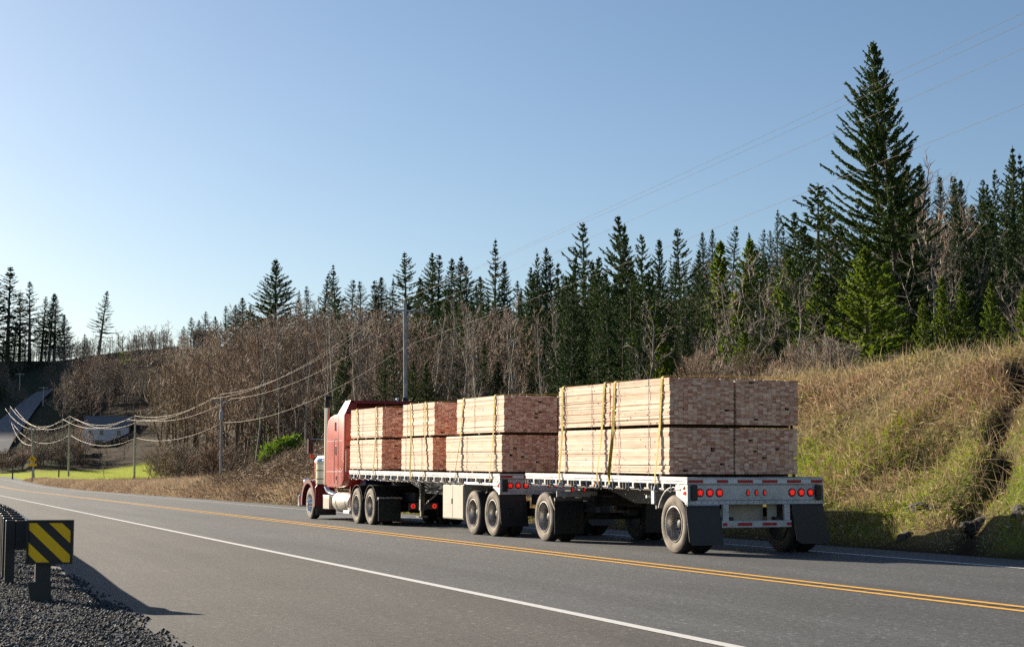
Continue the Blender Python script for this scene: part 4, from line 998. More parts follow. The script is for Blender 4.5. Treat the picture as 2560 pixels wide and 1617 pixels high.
# ------------------------------------------------------------------ power line
def pole(label, px, Y, h, ytop=None, arm=2.4, transformer=False, lean=0.0, arm_only_top=True):
    p = foot(px, Y)
    e = empty('utility_pole', tuple(p), (0, lean, TH)); tag(e, label, 'utility pole', 'utility poles beside the road')
    r0, r1 = 0.17, 0.12
    b = MB(); b.lathe([(-0.3, r0), (h, r1)], 'z', n=12); part('pole_shaft', b, M['pole'], e, True)
    b = MB(); b.box(-arm/2, arm/2, -0.05, 0.05, h-0.62, h-0.50); part('crossarm', b, M['pole'], e)
    b = MB(); b.tube([(0, 0, h), (0, 0, h+0.22)], 0.05, 8); part('insulator', b, M['transformer'], e)
    for x in (-arm/2+0.08, arm/2-0.08):
        b = MB(); b.tube([(x, 0, h-0.50), (x, 0, h-0.30)], 0.05, 8); part('insulator', b, M['transformer'], e)
    if transformer:
        b = MB(); b.lathe([(h-2.7, 0.2), (h-2.68, 0.24), (h-1.75, 0.24), (h-1.70, 0.18), (h-1.55, 0.05)], 'z', c=(-0.05, -0.36, 0), n=16); part('transformer', b, M['transformer'], e, True)
    def P(x, z):
        m = Matrix.Translation(Vector(p)) @ Euler((0, lean, TH)).to_matrix().to_4x4()
        return np.array(m @ Vector((x, 0, z)))
    return dict(l=P(-arm/2+0.08, h-0.28), t=P(0, h+0.24), r=P(arm/2-0.08, h-0.28), n=P(0.15, h-3.0), e=e)
def top_h(px, Y, ytop): return at(px, ytop, Y)[2] - tz((px-CX)/F_PX*Y, Y)
pD = pole('tall grey utility pole standing above the truck cab', 1016, 112, top_h(1008, 112, 757), arm=2.6, lean=-0.012)
pC = pole('utility pole with a grey transformer left of the truck', 556, 182, top_h(550, 182, 990), transformer=True, lean=-0.012)
pB = pole('utility pole right of the white house at the field edge', 340, 236, top_h(337, 236, 1043), lean=-0.004)
pA = pole('utility pole in the middle of the bright green field', 176, 276, top_h(173, 276, 1043), lean=-0.006)
pE = pole('far utility pole at the bottom of the climbing road', 26, 380, top_h(25, 380, 1018))
q = at(85, 1066, 262)
pF = pole('leaning grey pole behind the yellow bend sign', 90, 262, top_h(80, 262, 1066), lean=-0.07, arm=1.4)
def wire(label, A, Bp, sag, r=0.013, name='power_cable', n=22, m=None):
    pts = []
    for i in range(n+1):
        t = i/n; p = A*(1-t) + Bp*t; p = p - np.array([0, 0, sag*4*t*(1-t)]); pts.append(tuple(p))
    e = MB(); e.tube(pts, r, 4); return pts
def cable(label, spans, r=0.013):
    b = MB()
    for A, Bp, sag, rr in spans:
        pts = []
        for i in range(25):
            t = i/24; p = A*(1-t) + Bp*t; pts.append(tuple(p - np.array([0, 0, sag*4*t*(1-t)])))
        b.tube(pts, rr, 4, caps=False)
    o = b.build('power_cable', M['cable']); tag(o, label, 'cable', 'cables of the power line')
def end(px, py, s_off):   # a point of the next pole, out of frame to the right, on the sight line of the wire where it leaves the picture
    return at(px, py, s_off)
zE = {'l': (2425, 80), 't': (2479, 80), 'r': (2560, 104), 'n': (2560, 244)}
def extend(A, px, py, Yc, k=1.35):
    C = at(px, py, Yc)
    return A + (C - A)*k
spec = {'l': ('topmost power cable, crossing the tip of the tall tree', 56, 0.3), 't': ('second power cable from the top, from pole top to pole top', 55, 0.3), 'r': ('third power cable, right-hand end of the crossarms', 52, 0.3), 'n': ('lowest power cable, hung below the crossarms', 52, 0.3)}
for k_, (lab, Yc, sg) in spec.items():
    far_end = extend(pD[k_], zE[k_][0], zE[k_][1], Yc)
    cable(lab, [(far_end, pD[k_], sg, 0.0065), (pD[k_], pC[k_], 1.4, 0.013), (pC[k_], pB[k_], 1.1, 0.015), (pB[k_], pA[k_], 1.5, 0.016), (pA[k_], pE[k_], 3.2, 0.018)])
b = MB(); pts = []
for i in range(20):
    t = i/19; p = pE['n']*(1-t) + pF['n']*t; pts.append(tuple(p - np.array([0, 0, 1.8*4*t*(1-t)])))
b.tube(pts, 0.018, 4); tag(b.build('power_cable', M['cable']), 'short sagging cable from the far pole to the leaning pole', 'cable')

# --- bend sign
p = foot(86, 232); sgn = empty('warning_sign', tuple(p), (0, 0, math.radians(8))); tag(sgn, 'yellow diamond bend-left sign with a plate below, at the tip of the verge', 'road sign')
k_ = 232/F_PX; hz = at(86, 1148, 232)[2] - p[2]
b = MB(); b.box(-0.07, 0.07, -0.05, 0.05, -0.2, hz + 0.3); part('sign_post', b, M['pole'], sgn)
d = 9.9*k_
b = MB(); b.prism([(0, hz-d), (d, hz), (0, hz+d), (-d, hz)], -0.075, -0.055, 'y'); part('diamond', b, M['sign_yellow'], sgn)
b = MB(); w = d*0.11
b.prism([(0.10*d, hz-0.55*d), (0.28*d, hz-0.55*d), (0.28*d, hz-0.02*d), (-0.14*d, hz+0.28*d), (-0.24*d, hz+0.12*d), (0.10*d, hz-0.10*d)], -0.09, -0.078, 'y')
b.prism([(-0.42*d, hz+0.32*d), (-0.05*d, hz+0.42*d), (-0.30*d, hz-0.02*d)], -0.09, -0.078, 'y'); part('arrow', b, M['sign_black'], sgn)
b = MB(); zc = at(86, 1161.5, 232)[2] - p[2]; b.box(-10.2*k_, 10.2*k_, -0.075, -0.055, zc-3.0*k_, zc+3.0*k_); part('plate', b, M['sign_yellow'], sgn)

# --- small far things: posts in the field, rocks
for px, y0_, h_, lab in ((37, 262, 1.6, 'dark post left of the yellow sign'), (152, 268, 1.3, 'dark post left of the field pole')):
    p = foot(px, y0_); b = MB(); b.box(-0.09, 0.09, -0.09, 0.09, -0.1, h_+0.6); tag(b.build('fence_post', M['bark'], None, tuple(p)), lab, 'post')
def rock(label, px, py, w, h, d, seed, loc=None):
    rnd = np.random.default_rng(seed); p = hit(px, py) if loc is None else loc
    import bmesh
    bm = bmesh.new(); bmesh.ops.create_icosphere(bm, subdivisions=3, radius=1.0)
    ks = rnd.normal(size=(6, 3))*2.0; ph = rnd.uniform(0, 6, 6)
    for v in bm.verts:
        c = np.array(v.co); f = 1 + 0.30*sum(math.sin(float(ks[i] @ c) + ph[i]) for i in range(6))/1.5
        c = np.sign(c)*np.abs(c)**0.8*f; v.co = Vector((c[0]*w, c[1]*d, c[2]*h))
    me = bpy.data.meshes.new('rock'); bm.to_mesh(me); bm.free(); me.materials.append(M['rock'])
    o = mesh_obj('rock', me, None, (p[0], p[1], p[2] - h*0.15), (0, 0, rnd.uniform(-0.5, 0.5))); tag(o, label, 'rock', 'rocks lying in the grass bank'); return o
rock('dark boulder with a paler top jutting from the middle of the grass bank', 2335, 1268, 0.36, 0.13, 0.25, 5)
rock('brown rock low in the gully of the bank', 2450, 1315, 0.2, 0.16, 0.12, 6)
rock('dark rock at the foot of the bank beside the trailer', 2262, 1342, 0.12, 0.12, 0.14, 7)
rock('small rock at the right edge of the bank', 2552, 1290, 0.14, 0.14, 0.15, 8)

# --- houses and cars
def house(label, px, Y, w, d, h, roof_h, wall, wins, rot=0.0, z=None):
    p = foot(px, Y); 
    if z is not None: p[2] = z
    e = empty('house', tuple(p), (0, 0, rot)); tag(e, label, 'house')
    b = MB(); b.box(-w/2, w/2, 0, d, -2.0, h); part('wall', b, wall, e)
    b = MB(); b.prism([(-0.4, h+0.004), (d+0.4, h+0.004), (d/2, h+roof_h)], -w/2-0.4, w/2+0.4, 'x'); part('roof', b, M['roof'], e)
    for x, z_, ww, hh in wins:
        b = MB(); b.box(x, x+ww, -0.03, -0.004, z_, z_+hh); wi = part('window', b, M['house_white'], e)
        b = MB(); b.box(x+0.08, x+ww-0.08, -0.05, -0.032, z_+0.08, z_+hh-0.08); part('pane', b, M['glass_dark'], wi)
    return e
house('long white house seen through the bare trees', 268, 352, 9.6, 7, 4.6, 2.4, M['house_white'], [(-3.8, 2.6, 0.9, 1.2), (-1.5, 2.6, 0.9, 1.2), (2.2, 2.6, 0.9, 1.2), (-3.0, 0.4, 2.4, 1.3)], 0.1, z=at(268, 1118, 352)[2])
house('white house on the hilltop behind the brown trees', 498, 452, 4.6, 5, 2.4, 1.2, M['house_white'], [(-1.8, 1.0, 0.9, 1.0), (0.6, 1.0, 0.9, 1.0)], -0.2, z=at(498, 856, 452)[2])
house('small grey house beside the street lamp on the hilltop', 424, 470, 3.6, 4, 1.6, 0.8, M['house_white'], [(-1.2, 0.6, 0.8, 0.7)], 0.1, z=at(424, 884, 470)[2])
def car(label, px, py, Y, rot):
    p = at(px, py, Y); e = empty('parked_car', tuple(p), (0, 0, rot)); tag(e, label, 'car', 'cars parked by the far trees')
    b = MB(); b.prism([(-2.2, 0.35), (2.2, 0.35), (2.25, 0.75), (2.1, 0.90), (1.2, 0.98), (0.6, 1.42), (-1.0, 1.45), (-1.7, 1.0), (-2.2, 0.92)], -0.85, 0.85, 'y'); part('body', b, M['car_white'], e)
    b = MB(); b.prism([(1.0, 1.0), (0.52, 1.37), (-0.95, 1.39), (-1.5, 1.0)], -0.86, 0.86, 'y'); part('window', b, M['glass_dark'], e)
    for x in (-1.4, 1.4):
        for y in (-0.8, 0.62):
            b = MB(); b.lathe([(0, 0.33), (0.2, 0.33)], 'y', c=(x, y, 0.33), n=14); part('wheel', b, M['tyre'], e)
car('pale car parked left of the field pole', 146, 1113, 345, 0.2)
car('white car parked right behind the field pole', 178, 1110, 345, 0.3)

# --- skyline poles and street lamp on the far hill
def small_pole(label, px, ytop, Y, lamp=False, name='utility_pole', cat='utility pole'):
    p = foot(px, Y); h = at(px, ytop, Y)[2] - p[2]
    e = empty(name, tuple(p), (0, 0, 0.2)); tag(e, label, cat)
    b = MB(); b.lathe([(-0.5, 0.17), (h, 0.11)], 'z', n=8); part('pole_shaft', b, M['pole'], e)
    if lamp:
        b = MB(); b.tube([(0, 0, h-0.1), (1.0, 0, h+0.05), (2.0, 0, h)], 0.05, 6); b.box(1.7, 2.3, -0.12, 0.12, h-0.10, h+0.02); part('lamp_arm', b, M['pole'], e)
    else:
        b = MB(); b.box(-1.1, 1.1, -0.06, 0.06, h-0.4, h-0.25); part('crossarm', b, M['pole'], e)
small_pole('leftmost of three crossarm poles on the far skyline', 272, 850, 455)
small_pole('middle of three crossarm poles, beside the green clearing', 303, 840, 455)
small_pole('rightmost of three crossarm poles on the far skyline', 338, 837, 455)
small_pole('tall thin street lamp against the sky on the far hill', 395, 829, 450, True, 'street_lamp', 'street lamp')
small_pole('pale pole left of the climbing road', 48, 932, 420)
small_pole('pale pole right of the climbing road', 108, 966, 400)

# ------------------------------------------------------------------ trees
def polyline_prisms(pts, r0, r1, n=3):
    pts = np.asarray(pts); m = len(pts)-1
    rs_ = np.linspace(r0, r1, m+1)
    return prisms(pts[:-1], pts[1:], rs_[:-1], rs_[1:], n)
def conifer(seed, H, R, lean=0.0, levels=None, per=6, tuft=1.0, mat_='conifer', bare_low=0.10, side=0.0, shape=0.95, ragged=0.35, blade=0.42, wind=0.0, dead=0):
    rg = np.random.default_rng(seed)
    levels = levels or int(H*1.9)
    def axis(z): t = z/H; return np.array([lean*H*t**1.6, 0.0, z])
    tp = np.array([axis(max(z, 0))*[1, 1, 0] + [0, 0, z] for z in np.linspace(-0.3, H, 12)])
    V, F = polyline_prisms(tp, 0.010*H + 0.05, 0.015, 8)
    trunk = fast_mesh('trunk', V, F, M['bark'], True)
    P, D, Ls, Ws = [], [], [], []; B0, B1 = [], []
    az = rg.uniform(0, 6.28)
    for i in range(levels):
        t = (max(i + rg.uniform(-0.35, 0.35), 0)/levels)**0.82; t = min(max(t, 0.0), 0.995)
        z = H*(bare_low + (1-bare_low)*t)
        lev = rg.uniform(0.82, 1.08)
        for k in range(per):
            az += 2.399963 + rg.uniform(-0.3, 0.3)
            prof = (1 - t)**shape*(1.0 if t > 0.15 else 0.75 + t*1.67)
            L = R*prof*lev*rg.uniform(1-ragged, 1.08) + 0.05 + 0.30*(1-t)
            L *= 1 + side*math.cos(az - math.pi)
            if rg.uniform() < 0.07: L *= 0.4
            c, s = math.cos(az), math.sin(az)
            a = -0.34 + 0.95*t**1.5 + rg.uniform(-0.07, 0.07); b_ = 0.40 + rg.uniform(-0.05, 0.15)
            zz = z + rg.uniform(-0.10, 0.10)
            n = max(3, int(L/0.26)); tt = np.linspace(0.0, 1.0, n+1)
            base = axis(zz)
            X = base[0] + tt*L*c + wind*tt**2*L; Y = base[1] + tt*L*s; Z = base[2] + L*(a*tt + b_*tt**2.2)
            sp = np.stack([X, Y, Z], -1)
            B0.append(sp[:-1]); B1.append(sp[1:])
            m = int(n*7.0*tuft) + 3
            tq = rg.uniform(0.10, 1.0, m)**0.8
            q = np.stack([np.interp(tq, tt, X), np.interp(tq, tt, Y), np.interp(tq, tt, Z)], -1)
            sg = np.where(rg.uniform(size=m) < 0.5, 1, -1)
            fwd = np.array([c, s, a + b_*1.4]); lat = np.array([-s, c, 0.0])
            d = fwd[None]*rg.uniform(0.4, 1.0, (m, 1)) + lat[None]*sg[:, None]*rg.uniform(0.15, 0.9, (m, 1)) + np.array([0, 0, 1.0])*rg.normal(0.0, 0.16, (m, 1))
            P.append(q); D.append(unit(d)); Ls.append(blade*rg.uniform(0.55, 1.35, m)*(0.45 + 0.75*np.sin(np.clip(tq, 0.1, 0.9)*3.14)**0.7)*(0.22 + 0.36*min(L, 2.2))); Ws.append(rg.uniform(0.09, 0.17, m)*tuft**-0.3)
            m2 = int(m*0.45); k2 = rg.integers(0, m, m2)
            P.append(q[k2]); D.append(unit(np.stack([rg.normal(0, 0.5, m2), rg.normal(0, 0.5, m2), -np.abs(rg.normal(0.6, 0.3, m2))], -1))); Ls.append(rg.uniform(0.10, 0.28, m2)); Ws.append(rg.uniform(0.06, 0.12, m2))
    m = 16; P.append(np.array([axis(H*x) for x in rg.uniform(0.96, 1.0, m)])); D.append(unit(np.stack([rg.normal(0, .35, m), rg.normal(0, .35, m), rg.uniform(0.5, 1.4, m)], -1))); Ls.append(rg.uniform(0.12, 0.3, m)); Ws.append(np.full(m, 0.05))
    P = np.concatenate(P); D = np.concatenate(D); Ls = np.concatenate(Ls); Ws = np.concatenate(Ws)
    Vb, Fb = blades(P, D, Ls, Ws, rg.normal(size=(len(P), 3))*0.7 + np.array([0, 0, 0.9]))
    Vp, Fp = prisms(np.concatenate(B0), np.concatenate(B1), 0.022, 0.014, 3)
    V, F = merge([(Vb, Fb), (Vp, Fp)])
    fm = np.concatenate([np.zeros(len(Fb), int), np.ones(len(Fp), int)])
    crown = fast_mesh('crown', V, F, [M[mat_], M['bark']], False, fm)
    return trunk, crown
def bare(seed, H, spread=0.45, n1=20, n2=7, n3=5, up=0.75, crook=0.12, mat_='twig_red', bark='bark', low=0.22, r=0.010, tw=0.014):
    rg = np.random.default_rng(seed)
    def walk(p, d, L, n, ck, lift):
        pts = [p]; d = d/np.linalg.norm(d)
        for i in range(n):
            d = unit(d + rg.normal(0, ck, 3) + np.array([0, 0, lift])); p = p + d*L/n; pts.append(p)
        return np.array(pts)
    tk = walk(np.array([0, 0, -0.2]), np.array([rg.normal(0, .05), rg.normal(0, .05), 1.0]), H*0.97, 9, crook*0.5, 0.12)
    parts = [polyline_prisms(tk, r*H + 0.03, 0.025, 6)]
    P0, P1, R0, R1 = [], [], [], []
    def add(pts, ra, rb):
        rs_ = np.linspace(ra, rb, len(pts)); P0.extend(pts[:-1]); P1.extend(pts[1:]); R0.extend(rs_[:-1]); R1.extend(rs_[1:])
    L1s = []
    for i in range(n1):
        t = low + (1-low)*((i + rg.uniform())/n1); p = np.array([np.interp(t, np.linspace(0, 1, 10), tk[:, j]) for j in range(3)])
        az = i*2.4 + rg.uniform(-.5, .5); d = np.array([math.cos(az), math.sin(az), up*rg.uniform(0.6, 1.5)])
        L = H*spread*(1 - 0.62*t)*rg.uniform(0.7, 1.15)
        pts = walk(p, d, L, 4, crook, 0.10); L1s.append((pts, L)); add(pts, 0.012 + 0.0035*H*(1-t*0.6), 0.012)
    parts.append(prisms(P0, P1, R0, R1, 4))
    P0, P1, R0, R1 = [], [], [], []
    for pts, L in L1s:
        for j in range(n2):
            t = rg.uniform(0.2, 1.0); p = np.array([np.interp(t, np.linspace(0, 1, len(pts)), pts[:, k]) for k in range(3)])
            dd = unit(pts[-1]-pts[0]) + rg.normal(0, 0.55, 3) + np.array([0, 0, 0.35])
            l2 = L*rg.uniform(0.25, 0.5); q = walk(p, dd, l2, 3, crook*1.3, 0.10); add(q, tw*1.5, tw)
            for m in range(n3):
                t2 = rg.uniform(0.1, 1.0); p2 = np.array([np.interp(t2, np.linspace(0, 1, len(q)), q[:, k]) for k in range(3)])
                d2 = unit(unit(q[-1]-q[0]) + rg.normal(0, 0.6, 3) + np.array([0, 0, 0.2])); e = p2 + d2*l2*rg.uniform(0.25, 0.7)
                P0.append(p2); P1.append(e); R0.append(tw); R1.append(tw*0.5)
    Vt, Ft = prisms(P0, P1, R0, R1, 3)
    V, F = merge(parts); trunk = fast_mesh('trunk', V, F, M[bark], True)
    crown = fast_mesh('crown', Vt, Ft, M[mat_])
    return trunk, crown
def plant(meshes, name, label, cat, loc, scale, rotz, group=None, tilt=(0, 0)):
    e = empty(name, tuple(loc), (tilt[0], tilt[1], rotz)); e.scale = scale if isinstance(scale, tuple) else (scale,)*3
    tag(e, label, cat, group)
    mesh_obj('trunk', meshes[0], e); mesh_obj('crown', meshes[1], e)
    return e

# prototypes (20 m high, 15 m, ...), shared by the copies
CON = [conifer(11, 20, 4.4, side=0.15), conifer(12, 20, 3.4, ragged=0.45, shape=0.85), conifer(13, 20, 2.6, ragged=0.5, shape=0.8),
       conifer(14, 20, 4.0, per=5, ragged=0.6, lean=0.02, side=0.3, bare_low=0.18, levels=28), conifer(15, 20, 5.4, shape=1.0), conifer(16, 20, 3.8, ragged=0.55, side=0.25, shape=0.8, levels=27),
       conifer(17, 20, 3.6, per=5, ragged=0.75, side=0.4, shape=0.9, levels=30, lean=-0.02), conifer(18, 20, 4.6, per=5, ragged=0.7, side=0.2, shape=1.1, levels=30), conifer(19, 20, 3.0, per=5, ragged=0.7, side=0.45, shape=0.75, bare_low=0.2, levels=30, lean=0.03)]
CONT = [conifer(21, 20, 3.2, per=4, tuft=0.7, ragged=0.65, bare_low=0.22, levels=30), conifer(22, 20, 2.7, per=4, tuft=0.75, ragged=0.6, bare_low=0.3, levels=28)]
LIGHT = [conifer(31, 9, 2.4, per=6, mat_='conifer_light', bare_low=0.02, shape=0.8, levels=26, blade=0.36), conifer(32, 9, 1.7, per=6, mat_='conifer_light', bare_low=0.04, ragged=0.5, levels=24, blade=0.34), conifer(33, 4, 0.9, per=5, tuft=1.1, mat_='conifer_light', bare_low=0.05, levels=16, ragged=0.5, blade=0.24)]
BR = [bare(41, 12, 0.42), bare(42, 12, 0.36, up=1.1), bare(43, 12, 0.5, up=0.8, n1=24), bare(44, 12, 0.40, mat_='twig_grey', bark='bark_pale', up=1.0), bare(45, 12, 0.46, mat_='twig_grey', bark='bark_pale'), bare(46, 12, 0.34, up=1.4, n1=26)]
BUSH = [bare(51, 3.2, 0.9, n1=26, n2=8, n3=6, up=0.9, low=0.0, tw=0.011), bare(52, 3.2, 0.8, n1=24, n2=8, n3=6, up=1.3, low=0.02, mat_='twig_grey', tw=0.011)]
SNAG = [bare(61, 11, 0.34, n1=13, n2=5, n3=3, up=1.2, crook=0.28, mat_='twig_grey', bark='bark_pale', low=0.4, r=0.013), bare(62, 11, 0.42, n1=12, n2=6, n3=4, up=0.9, crook=0.32, mat_='twig_grey', bark='bark_pale', low=0.3, r=0.012)]

def con(px, ytop, Y, kind, width=None, name='fir_tree', label='', cat='fir tree', lean=0.0, group=None, protos=None, dbase=0):
    if protos is None or protos is CON: kind = random.choice({0: (0, 5, 7), 1: (1, 6, 8, 5), 2: (2, 8, 1)}.get(kind, (kind,)))
    P = foot(px + dbase, Y); top = at(px, ytop, Y); h = top[2] - P[2]
    protos = protos or CON; H0 = {id(CON): 20, id(CONT): 20}.get(id(protos), 9)
    sz = h/H0; sx = sz
    if width: 
        base_w = {0: 8.4, 1: 6.6, 2: 5.0, 3: 7.6, 4: 10.0, 5: 7.4, 6: 7.0, 7: 8.6, 8: 6.0}.get(kind, 6) if protos is CON else ({0: 6.2, 1: 5.2} if protos is CONT else {0: 4.6, 1: 3.3, 2: 1.8}).get(kind, 4)
        sx = min((width*2.2/F_PX*Y)/base_w, sz*2.1); sx = max(sx, sz*1.08)
    la = math.atan2((top[0] - P[0]), h) + (random.uniform(-0.035, 0.035) if not dbase else 0)
    return plant(protos[kind], name, label, cat, P, (sx, sx, sz), random.uniform(0, 6.28), group, tilt=(0, la))
ORD = ['first', 'second', 'third', 'fourth', 'fifth', 'sixth', 'seventh', 'eighth', 'ninth', 'tenth', 'eleventh', 'twelfth', 'thirteenth', 'fourteenth', 'fifteenth', 'sixteenth', 'seventeenth', 'eighteenth', 'nineteenth', 'twentieth', 'twenty-first', 'twenty-second']
# zones: (place phrase, group, [(px, ytop, Y, kind, width px, proto)])
zones = [
 ('dark conifer of the shaded left-edge stand', 'conifers at the left edge', [(-22, 690, 470, 0, 80, 0), (15, 668, 465, 1, 95, 0), (45, 735, 475, 2, 60, 0), (71, 704, 460, 1, 66, 1), (100, 741, 470, 0, 50, 1), (119, 732, 467, 2, 46, 0), (132, 738, 473, 1, 56, 1), (158, 785, 460, 1, 52, 0), (30, 800, 450, 0, 80, 0), (62, 850, 447, 1, 70, 0), (2, 850, 443, 2, 70, 0), (150, 850, 463, 0, 60, 0), (-40, 780, 447, 0, 90, 0), (112, 830, 455, 2, 60, 0)]),
 ('small conifer on the distant left skyline', 'small conifers on the far skyline', [(205, 835, 450, 1, 34, 0), (215, 850, 455, 0, 34, 0), (288, 866, 460, 1, 30, 0), (330, 835, 455, 0, 40, 0), (355, 829, 455, 1, 34, 0), (377, 828, 452, 0, 36, 0), (424, 846, 450, 0, 30, 0), (318, 858, 450, 1, 30, 0)]),
 ('fir above the start of the brown wood', 'firs above the brown wood', [(474, 793, 420, 1, 36, 0), (458, 815, 425, 0, 34, 0), (492, 800, 415, 0, 36, 0), (511, 779, 415, 1, 34, 0), (540, 790, 400, 2, 30, 0), (560, 765, 395, 1, 38, 0), (585, 762, 390, 0, 40, 0), (602, 744, 380, 1, 42, 0), (622, 762, 375, 0, 44, 0)]),
 ('skyline fir between the wide fir and the pole', 'skyline firs left of the pole', [(745, 725, 330, 1, 30, 0), (766, 716, 330, 2, 32, 0), (802, 682, 300, 1, 62, 0), (841, 661, 290, 0, 78, 0), (876, 700, 300, 1, 44, 0), (902, 702, 310, 2, 36, 0), (937, 702, 290, 1, 56, 0), (952, 692, 300, 2, 50, 0), (978, 695, 295, 0, 50, 0), (842, 745, 240, 0, 80, 0), (930, 740, 235, 4, 90, 0), (800, 770, 260, 1, 60, 0)]),
 ('skyline fir right of the tall pole', 'skyline firs right of the pole', [(1045, 720, 250, 1, 50, 0), (1080, 633, 260, 0, 72, 0), (1094, 637, 262, 1, 60, 0), (1127, 645, 250, 1, 60, 0), (1143, 641, 252, 2, 56, 0), (1166, 664, 250, 1, 66, 0), (1110, 700, 210, 0, 70, 0), (1200, 690, 240, 2, 56, 0), (1263, 650, 230, 2, 44, 0), (1300, 700, 225, 1, 60, 0), (1343, 633, 225, 1, 56, 0), (1367, 618, 225, 2, 50, 0), (1385, 642, 225, 1, 46, 0), (1330, 670, 205, 0, 56, 0), (1145, 730, 190, 0, 70, 0)]),
 ('dark fir behind the rear lumber', 'tall dark firs behind the lumber', [(1425, 690, 180, 1, 70, 0), (1487, 648, 172, 2, 50, 0), (1500, 640, 150, 1, 60, 0), (1567, 562, 165, 2, 40, 0), (1608, 586, 172, 1, 62, 0), (1639, 597, 180, 2, 44, 0), (1490, 740, 140, 0, 110, 0), (1540, 720, 135, 1, 100, 0), (1585, 770, 132, 0, 100, 0), (1470, 830, 125, 4, 90, 0), (1530, 850, 120, 4, 110, 0), (1590, 690, 148, 1, 70, 0), (1450, 760, 155, 0, 80, 0)]),
 ('skyline fir between dark wood and tallest tree', 'skyline firs left of the tallest tree', [(1685, 640, 230, 2, 34, 0), (1762, 579, 240, 1, 36, 0), (1785, 573, 240, 2, 34, 0), (1830, 566, 225, 1, 44, 0), (1884, 583, 235, 0, 36, 0), (1910, 574, 235, 2, 30, 0), (1928, 574, 235, 1, 30, 0), (1948, 524, 225, 1, 44, 0), (1970, 560, 210, 0, 60, 0), (1998, 528, 190, 1, 70, 0), (1745, 625, 200, 0, 50, 0), (1920, 640, 150, 0, 90, 0), (1975, 620, 140, 0, 90, 0)]),
 ('dark conifer crowding the tallest tree', 'conifers round the tallest tree', [(2046, 458, 130, 0, 190, 0), (2020, 560, 110, 4, 150, 0), (2110, 560, 112, 0, 150, 0), (2287, 414, 140, 0, 120, 0), (2250, 500, 125, 4, 170, 0), (2315, 412, 150, 2, 50, 0), (2085, 640, 100, 4, 120, 0), (2290, 600, 118, 1, 80, 0)]),
 ('dark conifer on the right-edge hilltop', 'conifers on the right hilltop', [(2360, 441, 190, 1, 56, 0), (2392, 442, 195, 2, 46, 0), (2418, 445, 190, 1, 46, 0), (2430, 438, 192, 2, 40, 0), (2449, 447, 190, 2, 34, 0), (2482, 460, 180, 0, 50, 0), (2505, 422, 175, 1, 60, 0), (2534, 390, 165, 2, 40, 0), (2548, 362, 150, 0, 100, 0), (2600, 380, 150, 0, 100, 0), (2470, 560, 120, 0, 140, 0), (2430, 600, 115, 4, 120, 0), (2510, 610, 112, 1, 90, 0), (2500, 500, 140, 0, 100, 0), (2580, 520, 125, 0, 110, 0), (2395, 520, 150, 0, 70, 0)]),
]
for phrase, grp, rows in zones:
    rows = sorted(rows, key=lambda r: r[0])
    for i, (px, yt, Y, kind, w, th) in enumerate(rows):
        con(px, yt, Y, kind if not th else kind % 2, w, 'fir_tree', '%s, %s from the left' % (phrase, ORD[i]), 'conifer', group=grp, protos=CONT if th else CON)
con(231, 726, 452, 1, 62, 'fir_tree', 'lone ragged fir standing apart against the sky on the left', 'conifer', protos=CONT, dbase=12)
con(686, 647, 290, 4, 118, 'fir_tree', 'wide evenly tapered fir rising alone above the brown wood', 'conifer')
con(1017, 628, 268, 3, 84, 'fir_tree', 'wind-bent dark fir directly above the tall utility pole', 'conifer')
con(1235, 597, 232, 0, 92, 'fir_tree', 'tall dark fir on the skyline above the middle lumber stack', 'conifer')
con(1457, 556, 190, 0, 96, 'fir_tree', 'broad dark fir where the cables cross, above the rear trailer', 'conifer', dbase=8)
con(1545, 541, 168, 0, 128, 'fir_tree', 'left-swept big fir with a bent tip, highest above the rear trailer', 'conifer', dbase=30)
con(1700, 571, 175, 1, 78, 'fir_tree', 'slim dark fir with a crooked tip, right of the rear stack wood', 'conifer', dbase=8)
# light green conifers at the top of the bank
lg = [(2170, 622, 74, 0, 150, 'bright green young spruce on the crest of the bank, sunlit side left'), (2228, 655, 76, 1, 100, 'green young spruce just right of the bright one on the crest'),
      (1645, 765, 118, 1, 70, 'yellow-green conifer right of the crooked pale trunk'), (1795, 600, 150, 1, 90, 'tall mossy green conifer above the brush, right of the lumber'), (1980, 650, 118, 0, 110, 'mid green conifer left of the tallest tree'),
      (2045, 690, 100, 0, 110, 'olive conifer in the shade left of the bright spruce'), (1590, 820, 112, 1, 70, 'small green conifer behind the rear lumber stack'), (1845, 740, 105, 0, 90, 'dark green conifer between the bare bushes'), (1880, 600, 170, 0, 80, 'green conifer low on the skyline right of the mossy one'),
      (1860, 830, 84, 0, 80, 'low dark spruce beside the thin pale trunk'), (2075, 800, 84, 1, 60, 'narrow green spruce under the big tree'), (1660, 850, 100, 0, 80, 'low green spruce in the brush right of the crooked trunk')]
for px, yt, Y, k, w, lab in lg: con(px, yt, Y, k, w, 'spruce_tree', lab, 'conifer', protos=LIGHT)
yg = [(2370, 690, 66, 60, 850), (2332, 772, 62, 40, 870), (2412, 700, 66, 60, 845), (2440, 745, 60, 44, 835), (2478, 705, 64, 60, 830), (2505, 760, 60, 46, 825), (2545, 705, 62, 70, 820), (2395, 800, 60, 40, 850), (2525, 790, 60, 50, 820), (2305, 740, 66, 50, 860), (2570, 720, 62, 70, 815)]
for i, (px, yt, Y, w, yb) in enumerate(sorted(yg)):
    con(px, yt, Y, 2 if i % 2 else 1, w, 'young_spruce', 'young yellow-green spruce on the crest, %s from the left of that row' % ORD[i], 'conifer', group='young spruces on the crest', protos=LIGHT)
